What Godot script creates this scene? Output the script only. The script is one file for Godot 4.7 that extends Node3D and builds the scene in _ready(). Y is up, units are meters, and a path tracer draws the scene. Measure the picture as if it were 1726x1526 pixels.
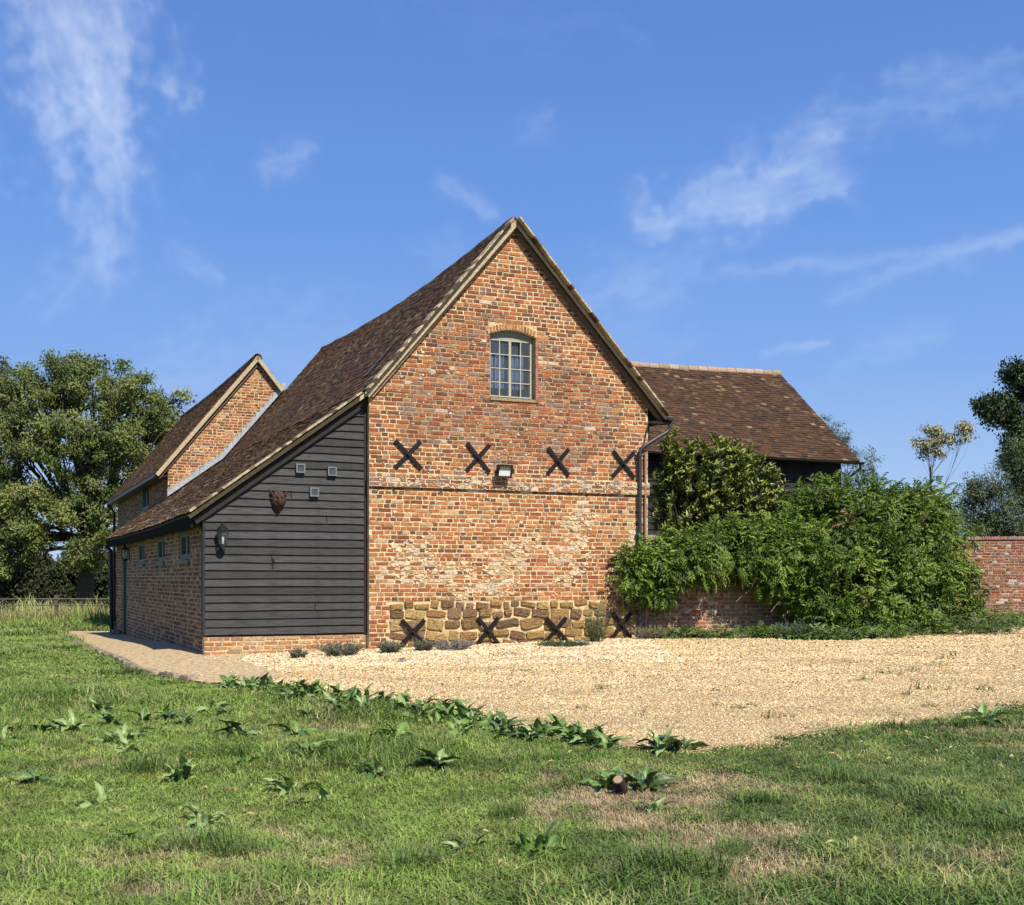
extends Node3D

const EYE := 1.55
const TAU2 := 6.28318530718
var rng := RandomNumberGenerator.new()
var fn := FastNoiseLite.new()
var fine := FastNoiseLite.new()
var mats := {}
var site := Transform3D()          # the barns share one frame: x along the front gable, -z into the depth
var frame := Transform3D()         # of the thing being laid
var pools := {}
var used_names := {}
var gravel_poly := PackedVector2Array()
var path_poly := PackedVector2Array()

# ---------------------------------------------------------------- geometry collector
class Geo:
	var v := PackedVector3Array()
	var n := PackedVector3Array()
	var c := PackedColorArray()
	func tri(a: Vector3, b: Vector3, d: Vector3, col: Color) -> void:
		var nn := (d - a).cross(b - a)
		if nn.length_squared() < 1e-18:
			return
		nn = nn.normalized()
		v.append(a); v.append(b); v.append(d)
		n.append(nn); n.append(nn); n.append(nn)
		c.append(col); c.append(col); c.append(col)
	func tri_n(a: Vector3, b: Vector3, d: Vector3, na: Vector3, nb: Vector3, nd: Vector3, col: Color) -> void:
		v.append(a); v.append(b); v.append(d)
		n.append(na); n.append(nb); n.append(nd)
		c.append(col); c.append(col); c.append(col)
	func quad(a: Vector3, b: Vector3, d: Vector3, e: Vector3, col: Color) -> void:
		tri(a, b, d, col)
		tri(a, d, e, col)
	# a box spanning lo..hi in the frame xf
	func box(xf: Transform3D, lo: Vector3, hi: Vector3, col: Color) -> void:
		var p := []
		for i in 8:
			p.append(xf * Vector3(hi.x if i & 1 else lo.x, hi.y if i & 2 else lo.y, hi.z if i & 4 else lo.z))
		quad(p[4], p[6], p[7], p[5], col)
		quad(p[1], p[3], p[2], p[0], col)
		quad(p[0], p[2], p[6], p[4], col)
		quad(p[5], p[7], p[3], p[1], col)
		quad(p[6], p[2], p[3], p[7], col)
		quad(p[0], p[4], p[5], p[1], col)
	# a block with a chamfered face towards +z
	func block(xf: Transform3D, lo: Vector3, hi: Vector3, bev: float, col: Color) -> void:
		var a := [xf * Vector3(lo.x, lo.y, lo.z), xf * Vector3(lo.x, hi.y, lo.z), xf * Vector3(hi.x, hi.y, lo.z), xf * Vector3(hi.x, lo.y, lo.z)]
		var z := hi.z - bev
		var b := [xf * Vector3(lo.x, lo.y, z), xf * Vector3(lo.x, hi.y, z), xf * Vector3(hi.x, hi.y, z), xf * Vector3(hi.x, lo.y, z)]
		var f := [xf * Vector3(lo.x + bev, lo.y + bev, hi.z), xf * Vector3(lo.x + bev, hi.y - bev, hi.z), xf * Vector3(hi.x - bev, hi.y - bev, hi.z), xf * Vector3(hi.x - bev, lo.y + bev, hi.z)]
		quad(f[0], f[1], f[2], f[3], col)
		for i in 4:
			var j := (i + 1) % 4
			quad(b[i], b[j], f[j], f[i], col)
			quad(a[i], a[j], b[j], b[i], col)
	# a prism: outline in x,y (either way round), from z0 to z1
	func prism(xf: Transform3D, pts: PackedVector2Array, z0: float, z1: float, col: Color) -> void:
		var p := pts.duplicate()
		var area := 0.0
		for i in p.size():
			area += p[i].cross(p[(i + 1) % p.size()])
		if area > 0:
			p.reverse()
		var t := Geometry2D.triangulate_polygon(p)
		for i in range(0, t.size(), 3):
			var q := [p[t[i]], p[t[i + 1]], p[t[i + 2]]]
			if (q[1] - q[0]).cross(q[2] - q[0]) > 0:
				q = [q[0], q[2], q[1]]
			tri(xf * Vector3(q[0].x, q[0].y, z1), xf * Vector3(q[1].x, q[1].y, z1), xf * Vector3(q[2].x, q[2].y, z1), col)
			tri(xf * Vector3(q[0].x, q[0].y, z0), xf * Vector3(q[2].x, q[2].y, z0), xf * Vector3(q[1].x, q[1].y, z0), col)
		for i in p.size():
			var a: Vector2 = p[i]
			var b: Vector2 = p[(i + 1) % p.size()]
			quad(xf * Vector3(a.x, a.y, z0), xf * Vector3(b.x, b.y, z0), xf * Vector3(b.x, b.y, z1), xf * Vector3(a.x, a.y, z1), col)
	# a tapering tube along points
	func tube(pts: Array, radii: Array, sides: int, col: Color, caps := true) -> void:
		var rings := []
		var norms := []
		var side := Vector3.RIGHT
		for i in pts.size():
			var d: Vector3 = (pts[mini(i + 1, pts.size() - 1)] - pts[maxi(i - 1, 0)]).normalized()
			if i == 0:
				side = d.cross(Vector3.UP if absf(d.y) < 0.9 else Vector3.RIGHT).normalized()
			side = (side - d * side.dot(d)).normalized()
			var up := d.cross(side)
			var ring := []
			var nr := []
			for k in sides:
				var w := TAU * k / sides
				var o := side * cos(w) + up * sin(w)
				ring.append(pts[i] + o * radii[i])
				nr.append(o)
			rings.append(ring)
			norms.append(nr)
		for i in pts.size() - 1:
			for k in sides:
				var m := (k + 1) % sides
				tri_n(rings[i][k], rings[i + 1][k], rings[i + 1][m], norms[i][k], norms[i + 1][k], norms[i + 1][m], col)
				tri_n(rings[i][k], rings[i + 1][m], rings[i][m], norms[i][k], norms[i + 1][m], norms[i][m], col)
		if caps:
			for e in [0, pts.size() - 1]:
				for k in sides:
					var m := (k + 1) % sides
					if e == 0:
						tri(pts[e], rings[e][k], rings[e][m], col)
					else:
						tri(pts[e], rings[e][m], rings[e][k], col)
	func lathe(at: Vector3, prof: Array, sides: int, col: Color) -> void:
		var ps := []
		var rs := []
		for q in prof:
			ps.append(at + Vector3(0, q.y, 0))
			rs.append(q.x)
		tube(ps, rs, sides, col)
	func mesh(mat: Material) -> ArrayMesh:
		var a := []
		a.resize(Mesh.ARRAY_MAX)
		a[Mesh.ARRAY_VERTEX] = v
		a[Mesh.ARRAY_NORMAL] = n
		a[Mesh.ARRAY_COLOR] = c
		var m := ArrayMesh.new()
		if v.size():
			m.add_surface_from_arrays(Mesh.PRIMITIVE_TRIANGLES, a)
			m.surface_set_material(0, mat)
		return m

# ---------------------------------------------------------------- nodes
func numbered(called: String, parent: Node) -> String:
	var k := str(parent.get_instance_id()) + called
	var i: int = used_names.get(k, 0)
	used_names[k] = i + 1
	return called if i == 0 else "%s_%03d" % [called, i]

func put(called: String, mesh: Mesh, parent: Node3D, xf := Transform3D()) -> MeshInstance3D:
	var o := MeshInstance3D.new()
	o.name = numbered(called, parent)
	o.mesh = mesh
	o.transform = xf
	parent.add_child(o, true)
	return o

func piece(called: String, g: Geo, m: String, parent: Node3D, xf := Transform3D()) -> MeshInstance3D:
	return put(called, g.mesh(mats[m]), parent, xf)

func thing(called: String, label: String, category: String, xf := Transform3D(), group := "") -> Node3D:
	var o := Node3D.new()
	o.name = numbered(called, self)
	o.transform = xf
	add_child(o, true)
	tag(o, label, category, group)
	return o

func tag(o: Node, label: String, category: String, group := "") -> void:
	o.set_meta("label", label)
	o.set_meta("category", category)
	if group:
		o.set_meta("group", group)

func structure(called: String, g: Geo, m: String, label: String) -> MeshInstance3D:
	var o := piece(called, g, m, self)
	o.set_meta("kind", "structure")
	o.set_meta("label", label)
	return o

func copies(called: String, mesh: Mesh, parent: Node3D, xfs: Array, cols: Array) -> MultiMeshInstance3D:
	var mm := MultiMesh.new()
	mm.transform_format = MultiMesh.TRANSFORM_3D
	mm.use_colors = true
	mm.mesh = mesh
	mm.instance_count = xfs.size()
	for i in xfs.size():
		mm.set_instance_transform(i, xfs[i])
		mm.set_instance_color(i, cols[i])
	var o := MultiMeshInstance3D.new()
	o.name = numbered(called, parent)
	o.multimesh = mm
	o.set_meta("kind", "stuff")
	parent.add_child(o, true)
	return o

func rf(a: float, b: float) -> float:
	return rng.randf_range(a, b)

func jit(c: Color, s: float) -> Color:
	var k := 1.0 + rf(-s, s)
	return Color(c.r * k * (1 + rf(-s, s) * 0.3), c.g * k, c.b * k * (1 + rf(-s, s) * 0.3))

func grey(c: Color, s: float) -> Color:
	return c * (1.0 + rf(-s, s))

func sees(p: Vector3) -> bool:
	if p.z > -1:
		return false
	var x := p.x / -p.z
	var y := (p.y - EYE) / -p.z
	return absf(x) < 0.43 and y < 0.485 and y > -0.275

# ---------------------------------------------------------------- materials
func noise_tex(freq: float, octaves: int, lo: float, hi: float, size := 512, kind := FastNoiseLite.TYPE_SIMPLEX_SMOOTH, sd := 1) -> NoiseTexture2D:
	var f := FastNoiseLite.new()
	f.noise_type = kind
	f.frequency = freq
	f.fractal_octaves = octaves
	f.seed = sd
	var t := NoiseTexture2D.new()
	t.width = size
	t.height = size
	t.seamless = true
	t.noise = f
	var g := Gradient.new()
	g.set_color(0, Color(lo, lo, lo))
	g.set_color(1, Color(hi, hi, hi))
	t.color_ramp = g
	return t

func bump_tex(freq: float, octaves: int, strength: float, size := 512, sd := 2) -> NoiseTexture2D:
	var t := noise_tex(freq, octaves, 0, 1, size, FastNoiseLite.TYPE_SIMPLEX_SMOOTH, sd)
	t.color_ramp = null
	t.as_normal_map = true
	t.bump_strength = strength
	return t

func mat(called: String, col: Color, rough: float, tex: Texture2D = null, scale := Vector3.ONE, nrm: Texture2D = null, nscale := 1.0) -> StandardMaterial3D:
	var m := StandardMaterial3D.new()
	m.resource_name = called
	m.albedo_color = col.linear_to_srgb()
	m.vertex_color_use_as_albedo = true
	m.roughness = rough
	m.metallic_specular = 0.35
	if tex:
		m.albedo_texture = tex
	if nrm:
		m.normal_enabled = true
		m.normal_texture = nrm
		m.normal_scale = nscale
	if tex or nrm:
		m.uv1_triplanar = true
		m.uv1_world_triplanar = true
		m.uv1_scale = scale
	mats[called] = m
	return m

func make_materials() -> void:
	var grain := noise_tex(0.03, 6, 0.55, 1.35, 512)
	var grain_n := bump_tex(0.06, 5, 5.0)
	mat("brick", Color.WHITE, 0.93, grain, Vector3(1.6, 1.6, 1.6), grain_n, 0.8)
	mat("mortar", Color.WHITE, 0.96, noise_tex(0.02, 6, 0.6, 1.3, 512, FastNoiseLite.TYPE_SIMPLEX_SMOOTH, 5), Vector3(0.7, 0.7, 0.7), grain_n, 1.0)
	mat("stone", Color.WHITE, 0.92, noise_tex(0.025, 6, 0.4, 1.4, 512, FastNoiseLite.TYPE_SIMPLEX_SMOOTH, 7), Vector3(1.4, 2.2, 1.4), bump_tex(0.04, 6, 9.0, 512, 9), 1.0)
	mat("tile", Color.WHITE, 0.9, noise_tex(0.03, 6, 0.5, 1.4, 512, FastNoiseLite.TYPE_SIMPLEX_SMOOTH, 11), Vector3(1.5, 1.5, 1.5), grain_n, 0.7)
	var wood := noise_tex(0.02, 6, 0.45, 1.5, 512, FastNoiseLite.TYPE_SIMPLEX_SMOOTH, 13)
	var wood_n := bump_tex(0.02, 6, 8.0, 512, 14)
	mat("black_board", Color.WHITE, 0.6, wood, Vector3(0.3, 4.0, 0.3), wood_n, 0.8)
	mats["black_board"].metallic_specular = 0.3
	mat("matt_board", Color.WHITE, 0.95, wood, Vector3(0.5, 9.0, 0.5))
	mats["matt_board"].metallic_specular = 0.1
	mat("old_wood", Color.WHITE, 0.85, wood, Vector3(1.2, 6.0, 1.2), wood_n, 0.6)
	mat("paint", Color.WHITE, 0.55, noise_tex(0.04, 4, 0.8, 1.1), Vector3(1, 1, 1))
	mat("iron", Color.WHITE, 0.55, noise_tex(0.05, 5, 0.6, 1.3), Vector3(2, 2, 2), grain_n, 0.4)
	mat("plastic", Color.WHITE, 0.35)
	mat("lead", Color.WHITE, 0.5, noise_tex(0.03, 4, 0.7, 1.15), Vector3(1, 1, 1))
	mats["lead"].metallic = 0.3
	mat("bark", Color.WHITE, 0.95, noise_tex(0.03, 5, 0.5, 1.3), Vector3(1.5, 0.4, 1.5))
	mat("leaf", Color.WHITE, 0.55)
	mats["leaf"].backlight = Color(0.5, 0.55, 0.25)
	mats["leaf"].metallic_specular = 0.4
	mat("gloss_leaf", Color.WHITE, 0.5)
	mats["gloss_leaf"].backlight = Color(0.42, 0.5, 0.16)
	mats["gloss_leaf"].metallic_specular = 0.5
	mat("grass", Color.WHITE, 0.65)
	mats["grass"].backlight = Color(0.5, 0.55, 0.25)
	mat("lawn", Color.WHITE, 0.98, noise_tex(0.03, 6, 0.5, 1.4, 512, FastNoiseLite.TYPE_SIMPLEX_SMOOTH, 17), Vector3(0.9, 0.9, 0.9), grain_n, 1.0)
	mat("gravel", Color.WHITE, 0.95, noise_tex(0.09, 4, 0.45, 1.35, 512, FastNoiseLite.TYPE_SIMPLEX_SMOOTH, 19), Vector3(0.9, 0.9, 0.9), bump_tex(0.12, 3, 10.0, 512, 20), 1.0)
	mat("earth", Color.WHITE, 0.97, noise_tex(0.03, 6, 0.6, 1.3, 512, FastNoiseLite.TYPE_SIMPLEX_SMOOTH, 21), Vector3(0.6, 0.6, 0.6))
	mat("pebble", Color.WHITE, 0.8)
	mat("cloth", Color.WHITE, 0.9)
	var g := StandardMaterial3D.new()
	g.resource_name = "glass"
	g.transparency = BaseMaterial3D.TRANSPARENCY_ALPHA
	g.albedo_color = Color(0.85, 0.9, 0.92, 0.06)
	g.roughness = 0.03
	g.metallic_specular = 0.6
	mats["glass"] = g

# ---------------------------------------------------------------- sky
func make_sky() -> PanoramaSkyMaterial:
	var w := 4096
	var h := 2048
	var im := Image.create_empty(w, h, false, Image.FORMAT_RGBF)
	var stops := [[0.0, Color(0.36, 0.46, 0.61)], [4.0, Color(0.27, 0.395, 0.60)], [10.0, Color(0.16, 0.29, 0.572)], [17.0, Color(0.105, 0.225, 0.525)], [27.0, Color(0.074, 0.166, 0.435)], [50.0, Color(0.053, 0.122, 0.355)], [90.0, Color(0.044, 0.1, 0.31)]]
	for r in h:
		var el := 90.0 - (r + 0.5) / h * 180.0
		var col := Color(0.2, 0.2, 0.15)
		if el >= 0:
			for i in stops.size() - 1:
				if el <= stops[i + 1][0]:
					col = stops[i][1].lerp(stops[i + 1][1], (el - stops[i][0]) / (stops[i + 1][0] - stops[i][0]))
					break
		im.fill_rect(Rect2i(0, r, w, 1), col)
	# wisps: azimuth and elevation of both ends in degrees, half width in degrees, strength, grain (along, across)
	var wisps := [
		[-21.6, 27.5, -19.2, 19.5, 2.6, 0.62, 0.9, 0.9], [-20.2, 25.5, -19.0, 20.5, 1.3, 0.4, 0.9, 0.9], [-19.2, 20.5, -18.8, 14.0, 1.3, 0.42, 0.9, 0.9], [-18.8, 15.0, -21.5, 12.0, 0.8, 0.2, 0.4, 0.8],
		[6.5, 17.0, 15.5, 17.8, 1.0, 0.38, 0.25, 1.2], [9.5, 17.6, 14.8, 19.0, 1.0, 0.34, 0.3, 1.2], [12.8, 18.8, 14.6, 20.2, 0.7, 0.3, 0.4, 1.0], [6.0, 16.9, 11.8, 16.9, 0.4, 0.3, 0.25, 1.2],
		[14.5, 20.6, 23.5, 20.6, 0.75, 0.27, 0.2, 1.4], [17.5, 21.9, 24.0, 21.9, 0.35, 0.22, 0.2, 1.4],
		[10.0, 14.3, 20.0, 14.6, 0.26, 0.26, 0.2, 1.4], [15.0, 13.0, 23.6, 15.0, 0.32, 0.27, 0.2, 1.2], [19.5, 14.6, 24.5, 15.0, 0.3, 0.22, 0.2, 1.2],
		[2.5, 12.8, 8.8, 15.1, 1.1, 0.2, 0.25, 0.9], [4.3, 13.0, 6.5, 14.2, 0.7, 0.14, 0.25, 0.9],
		[-11.8, 18.7, -9.6, 19.6, 0.45, 0.3, 0.35, 1.0], [-3.4, 18.4, -1.0, 17.0, 0.45, 0.3, 0.4, 1.0], [-16.0, 15.0, -13.8, 13.9, 0.35, 0.22, 0.3, 1.0],
		[11.9, 10.5, 14.9, 10.9, 0.18, 0.34, 0.3, 1.0], [15.5, 10.2, 19.8, 10.8, 0.7, 0.16, 0.25, 1.0], [-16.0, 9.5, -7.0, 11.5, 1.8, 0.17, 0.2, 0.7], [-4.4, 15.6, -1.8, 14.8, 0.7, 0.12, 0.3, 0.8],
		[-6.0, 26.0, 6.0, 24.5, 1.0, 0.04, 0.2, 0.9], [0.5, 20.6, 1.8, 21.2, 0.5, 0.14, 0.3, 0.9], [4.0, 10.2, 8.0, 11.5, 1.2, 0.12, 0.25, 0.9]]
	for i in 60:
		var az := rf(30, 330)
		var el := rf(9, 60)
		wisps.append([az, el, az + rf(3, 12), el + rf(-1.5, 2.5), rf(0.3, 1.6), rf(0.1, 0.35), 0.25, 1.0])
	var pd := w / 360.0
	for s in wisps:
		var a := Vector2(s[0], s[1])
		var b := Vector2(s[2], s[3])
		var wid: float = s[4]
		var ax := (b - a).normalized()
		var x0 := int((minf(a.x, b.x) - wid * 3) * pd)
		var x1 := int((maxf(a.x, b.x) + wid * 3) * pd)
		var y0 := int((90 - maxf(a.y, b.y) - wid * 3) * pd)
		var y1 := int((90 - minf(a.y, b.y) + wid * 3) * pd)
		for py in range(maxi(y0, 0), y1):
			for px in range(x0, x1):
				var q := Vector2(px / pd, 90 - py / pd)
				var al := (q - a).dot(ax)
				var ac := (q - a).cross(ax)
				# ragged, fibrous edges
				var wob := fn.get_noise_2d(al * 22 + 9, ac * 40 + s[0] * 40) * wid * 1.5 + fine.get_noise_2d(q.x * 90, q.y * 90) * wid * 0.8
				var L := (b - a).length()
				var tt := clampf(al / L, 0, 1)
				var d := Vector2(al - tt * L, ac + wob).length() / (wid * (0.55 + 0.45 * sin(PI * clampf(tt * 0.8 + 0.15, 0, 1))))
				if d > 2.6:
					continue
				var fib := 0.72 + 0.42 * fine.get_noise_2d(al * 40 * s[6] + s[0] * 31, ac * 75 * s[7] + s[1] * 17) + 0.28 * fine.get_noise_2d(al * 110 * s[6] + 50, ac * 210 + 9)
				var k: float = clampf(0.5 * s[5] * exp(-d * d * 0.75) * clampf(fib, 0.05, 1.4), 0, 0.9)
				var xx := posmod(px, w)
				im.set_pixel(xx, py, im.get_pixel(xx, py).lerp(Color(0.62, 0.68, 0.78), k))
	var m := PanoramaSkyMaterial.new()
	m.panorama = ImageTexture.create_from_image(im)
	return m

# ---------------------------------------------------------------- ground
func ground(x: float, z: float) -> float:
	var d := -z
	var y := 0.018 * clampf(d, 0, 22) + 0.012 * clampf(x, -25, 25) * smoothstep(4, 18, d)
	y -= 0.02 * clampf(d - 20, 0, 26) * (1 - smoothstep(-8, -1, x))
	y += 0.035 * fn.get_noise_2d(x * 16, z * 16) * (1 - smoothstep(13, 17, d) * smoothstep(-6, -4, x))
	return y

func ground_normal(x: float, z: float) -> Vector3:
	return Vector3(ground(x - 0.2, z) - ground(x + 0.2, z), 0.4, ground(x, z - 0.2) - ground(x, z + 0.2)).normalized()

func on_ground(x: float, z: float, lift := 0.0) -> Vector3:
	return Vector3(x, ground(x, z) + lift, z)

func dryness(x: float, z: float) -> float:
	# straw-coloured worn patches: mostly in the middle and right of the near lawn
	var k := fn.get_noise_2d(x * 38 + 300, z * 38) * 0.9 + fine.get_noise_2d(x * 40, z * 40) * 0.3 + fine.get_noise_2d(x * 230, z * 230) * 0.45
	var c := exp(-pow((x - 0.75) / 1.3, 2) - pow((-z - 7.0) / 1.0, 2)) * 0.75
	c += exp(-pow((x + 0.2) / 1.3, 2) - pow((-z - 6.0) / 0.6, 2)) * 0.22
	c += exp(-pow((x - 1.9) / 0.8, 2) - pow((-z - 5.7) / 0.5, 2)) * 0.25
	c -= exp(-pow((x + 2.6) / 1.6, 2) - pow((-z - 7.0) / 2.5, 2)) * 0.3
	return clampf((k + c - 0.36) * 2.0, 0, 1)

func build_ground() -> void:
	var xs := []
	var x := -32.0
	while x < 32.01:
		xs.append(x)
		x += 0.4
	var ext := [34.0, 37, 42, 50, 62, 80, 110, 160, 250, 400, 700, 1200]
	for e in ext:
		xs.append(e)
		xs.push_front(-e)
	var zs := []
	var z := 8.0
	while z > -62.01:
		zs.append(z)
		z -= 0.4
	for e in [66.0, 72, 80, 92, 110, 140, 190, 260, 400, 700, 1200]:
		zs.append(-e)
	for e in [12.0, 20, 40, 90, 200, 600]:
		zs.push_front(e)
	var g := Geo.new()
	var nx := xs.size()
	var hs := PackedFloat32Array()
	for zz in zs:
		for xx in xs:
			hs.append(ground(xx, zz))
	for j in zs.size() - 1:
		for i in nx - 1:
			var a := Vector3(xs[i], hs[j * nx + i], zs[j])
			var b := Vector3(xs[i + 1], hs[j * nx + i + 1], zs[j])
			var c := Vector3(xs[i + 1], hs[(j + 1) * nx + i + 1], zs[j + 1])
			var d := Vector3(xs[i], hs[(j + 1) * nx + i], zs[j + 1])
			var m := (a + c) * 0.5
			var dry := dryness(m.x, m.z)
			var col := Color(0.095, 0.13, 0.034).lerp(Color(0.27, 0.205, 0.12), dry * 0.8)
			if m.z < -50.0 or m.x < -60 or m.x > 60:
				col = Color(0.17, 0.175, 0.065)
			var near: bool = absf(m.x) < 32 and m.z > -62
			var na := ground_normal(a.x, a.z) if near else Vector3.UP
			var nb := ground_normal(b.x, b.z) if near else Vector3.UP
			var nc := ground_normal(c.x, c.z) if near else Vector3.UP
			var nd := ground_normal(d.x, d.z) if near else Vector3.UP
			col = jit(col, 0.05)
			g.tri_n(a, d, c, na, nd, nc, col)
			g.tri_n(a, c, b, na, nc, nb, col)
	structure("ground", g, "lawn", "grass ground reaching to the horizon")

func sheet(poly: PackedVector2Array, step: float, lift: float, col: Color) -> Geo:
	var g := Geo.new()
	var r := Rect2(poly[0], Vector2.ZERO)
	for p in poly:
		r = r.expand(p)
	var y := floorf(r.position.y / step) * step
	while y < r.end.y:
		var x := floorf(r.position.x / step) * step
		while x < r.end.x:
			var cell := PackedVector2Array([Vector2(x, y), Vector2(x + step, y), Vector2(x + step, y + step), Vector2(x, y + step)])
			for q in Geometry2D.intersect_polygons(cell, poly):
				var t := Geometry2D.triangulate_polygon(q)
				for i in range(0, t.size(), 3):
					var p := [q[t[i]], q[t[i + 1]], q[t[i + 2]]]
					if (p[1] - p[0]).cross(p[2] - p[0]) < 0:
						p = [p[0], p[2], p[1]]
					g.tri_n(on_ground(p[0].x, p[0].y, lift), on_ground(p[1].x, p[1].y, lift), on_ground(p[2].x, p[2].y, lift), ground_normal(p[0].x, p[0].y), ground_normal(p[1].x, p[1].y), ground_normal(p[2].x, p[2].y), col)
			x += step
		y += step
	return g

func build_drive() -> void:
	var front := [[-3.87, 15.1], [-3.2, 14.5], [-2.71, 14.14], [-1.97, 13.02], [-1.21, 11.96], [-0.6, 11.6], [-0.07, 10.66], [0.39, 10.12], [0.68, 9.96], [0.94, 9.5], [1.38, 9.28], [1.9, 9.56], [2.46, 10.12], [3.04, 10.54], [3.77, 10.82], [4.44, 11.44], [5.2, 12.06], [8.0, 14.2], [14.0, 17.5], [30.0, 22.0], [31, 27.5], [16.0, 26.5], [11.0, 25.0], [8.8, 23.4], [7.0, 21.5], [6.0, 20.6], [4.8, 21.0], [4.2, 23.0], [0.0, 22.5], [-3.0, 21.0], [-4.86, 19.0], [-5.0, 17.0]]
	for i in front.size():
		var p := Vector2(front[i][0], -front[i][1])
		gravel_poly.append(p)
		if i < 18:
			# a ragged margin where the lawn creeps in
			var q := Vector2(front[i + 1][0], -front[i + 1][1])
			for k in range(1, 4):
				var e := p.lerp(q, k / 4.0)
				gravel_poly.append(e + Vector2(fine.get_noise_2d(e.x * 190, e.y * 190), fine.get_noise_2d(e.x * 190 + 77, e.y * 190)) * 0.32)
	structure("gravel_drive", sheet(gravel_poly, 0.4, 0.02, Color(0.54, 0.40, 0.215)), "gravel", "pale golden gravel drive in front of the brick gable")
	for p in [[-13.6, 36.0], [-12.0, 31.5], [-7.6, 21.3], [-6.1, 18.4], [-5.1, 16.3], [-3.95, 15.0], [-3.1, 14.6], [-3.0, 15.6], [-4.2, 18.3], [-4.3, 20.0], [-9.5, 32.0], [-11.0, 36.5]]:
		path_poly.append(Vector2(p[0], -p[1]))
	structure("path", sheet(path_poly, 0.4, 0.026, Color(0.50, 0.385, 0.22)), "earth", "bare sandy path along the lean-to side wall")

# ---------------------------------------------------------------- brickwork
const TONES := [
	Color(0.43, 0.174, 0.07), Color(0.36, 0.13, 0.058), Color(0.48, 0.235, 0.112), Color(0.215, 0.088, 0.05), Color(0.125, 0.1, 0.085), Color(0.25, 0.15, 0.115),
	Color(0.58, 0.48, 0.37), Color(0.36, 0.21, 0.12), Color(0.27, 0.195, 0.145), Color(0.285, 0.085, 0.045), Color(0.15, 0.078, 0.052), Color(0.50, 0.335, 0.19)]
const MORTAR := Color(0.63, 0.49, 0.285)

func pool_brick(tone: int, long: bool, variant: int) -> Mesh:
	var k := "brick%d%s%d" % [tone, long, variant]
	if not pools.has(k):
		var g := Geo.new()
		var w := 0.21 if long else 0.1
		var c: Color = jit(TONES[tone], 0.14)
		g.block(Transform3D(), Vector3(-w / 2, -0.029, -0.03), Vector3(w / 2, 0.029, 0.0), 0.005, c)
		pools[k] = g.mesh(mats["brick"])
	return pools[k]

func pick(list: Array) -> int:
	return list[rng.randi() % list.size()]

# lays courses of bricks on a mortar core; xf: x along the wall, y up, z out of the wall
func brick_wall(wall: Node3D, xf: Transform3D, y0: float, y1: float, spans: Callable, tone: Callable, singles: int, thick := 0.25, mortar := MORTAR, course := 0.0755, wobble := 0.004, joint: Variant = null) -> void:
	var core := Geo.new()
	var list := []
	var world := frame * xf
	var y := y0
	var row := 0
	while y < y1 - 0.02:
		var yt := minf(y + course, y1)
		for s in spans.call((y + yt) / 2):
			if s[1] - s[0] < 0.03:
				continue
			if joint != null:
				var m := int(ceil((s[1] - s[0]) / 0.3))
				for i in m:
					core.box(xf, Vector3(lerpf(s[0], s[1], float(i) / m), y, -thick), Vector3(lerpf(s[0], s[1], (i + 1.0) / m), yt, 0), jit(joint.call(lerpf(s[0], s[1], (i + 0.5) / m), y), 0.10))
			else:
				core.box(xf, Vector3(s[0], y, -thick), Vector3(s[1], yt, 0), jit(mortar, 0.10))
			var x: float = s[0] - rf(0.0, 0.12)
			var header := row % 2 == 1
			while x < s[1]:
				# a mixed old bond: stretchers with headers thrown in
				if row % 3 == 2:
					header = rng.randf() < 0.8
				else:
					header = not header if rng.randf() < 0.55 else rng.randf() < 0.3
				var w := (0.117 if header else 0.228) * rf(0.95, 1.05)
				var a := maxf(x + 0.0095, s[0] + 0.004)
				var b := minf(x + w - 0.0095, s[1] - 0.004)
				if b - a > 0.035:
					list.append([a, b, y + 0.0095, yt - 0.0095, header and b - a < 0.13, tone.call((a + b) / 2, (y + yt) / 2, header)])
				x += w
		y += course
		row += 1
	var keyed := []
	var far := 0
	for i in list.size():
		var p: Vector3 = world * Vector3((list[i][0] + list[i][1]) / 2, (list[i][2] + list[i][3]) / 2, 0)
		keyed.append([p.distance_to(Vector3(0, EYE, 0)) - 2.0 * (list[i][1] - list[i][0]) if sees(p) else 1e6 + i, i])
	keyed.sort_custom(func(p, q): return p[0] < q[0])
	put("mortar", core.mesh(mats["mortar"]), wall)
	var rest := Geo.new()
	for k in keyed.size():
		var b: Array = list[keyed[k][1]]
		var cx: float = (b[0] + b[1]) / 2
		var cy: float = (b[2] + b[3]) / 2 + rf(-wobble, wobble)
		var out := rf(0.003, 0.011)
		var t := Transform3D(Basis(Vector3(0, 0, 1), rf(-0.012, 0.012)), Vector3(cx, cy, out))
		if k < singles and keyed[k][0] < 1e6:
			var sx: float = (b[1] - b[0]) / (0.1 if b[4] else 0.21)
			var sy: float = (b[3] - b[2]) / 0.058 * rf(0.94, 1.03)
			put("brick", pool_brick(b[5], not b[4], rng.randi() % 3), wall, xf * t * Transform3D(Basis.from_scale(Vector3(sx, sy, 1)), Vector3.ZERO))
		else:
			var hw: float = (b[1] - b[0]) / 2
			var hh: float = (b[3] - b[2]) / 2 * rf(0.94, 1.03)
			rest.block(xf * t, Vector3(-hw, -hh, -0.03), Vector3(hw, hh, 0), 0.005, jit(TONES[b[5]], 0.16))
	if rest.v.size():
		put("brickwork", rest.mesh(mats["brick"]), wall).set_meta("kind", "stuff")

func brick_tone_plain(_x: float, _y: float, header: bool) -> int:
	if header and rng.randf() < 0.2:
		return pick([4, 3, 10, 3])
	return pick([0, 0, 0, 1, 1, 2, 2, 3, 3, 9, 5, 11])

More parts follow.
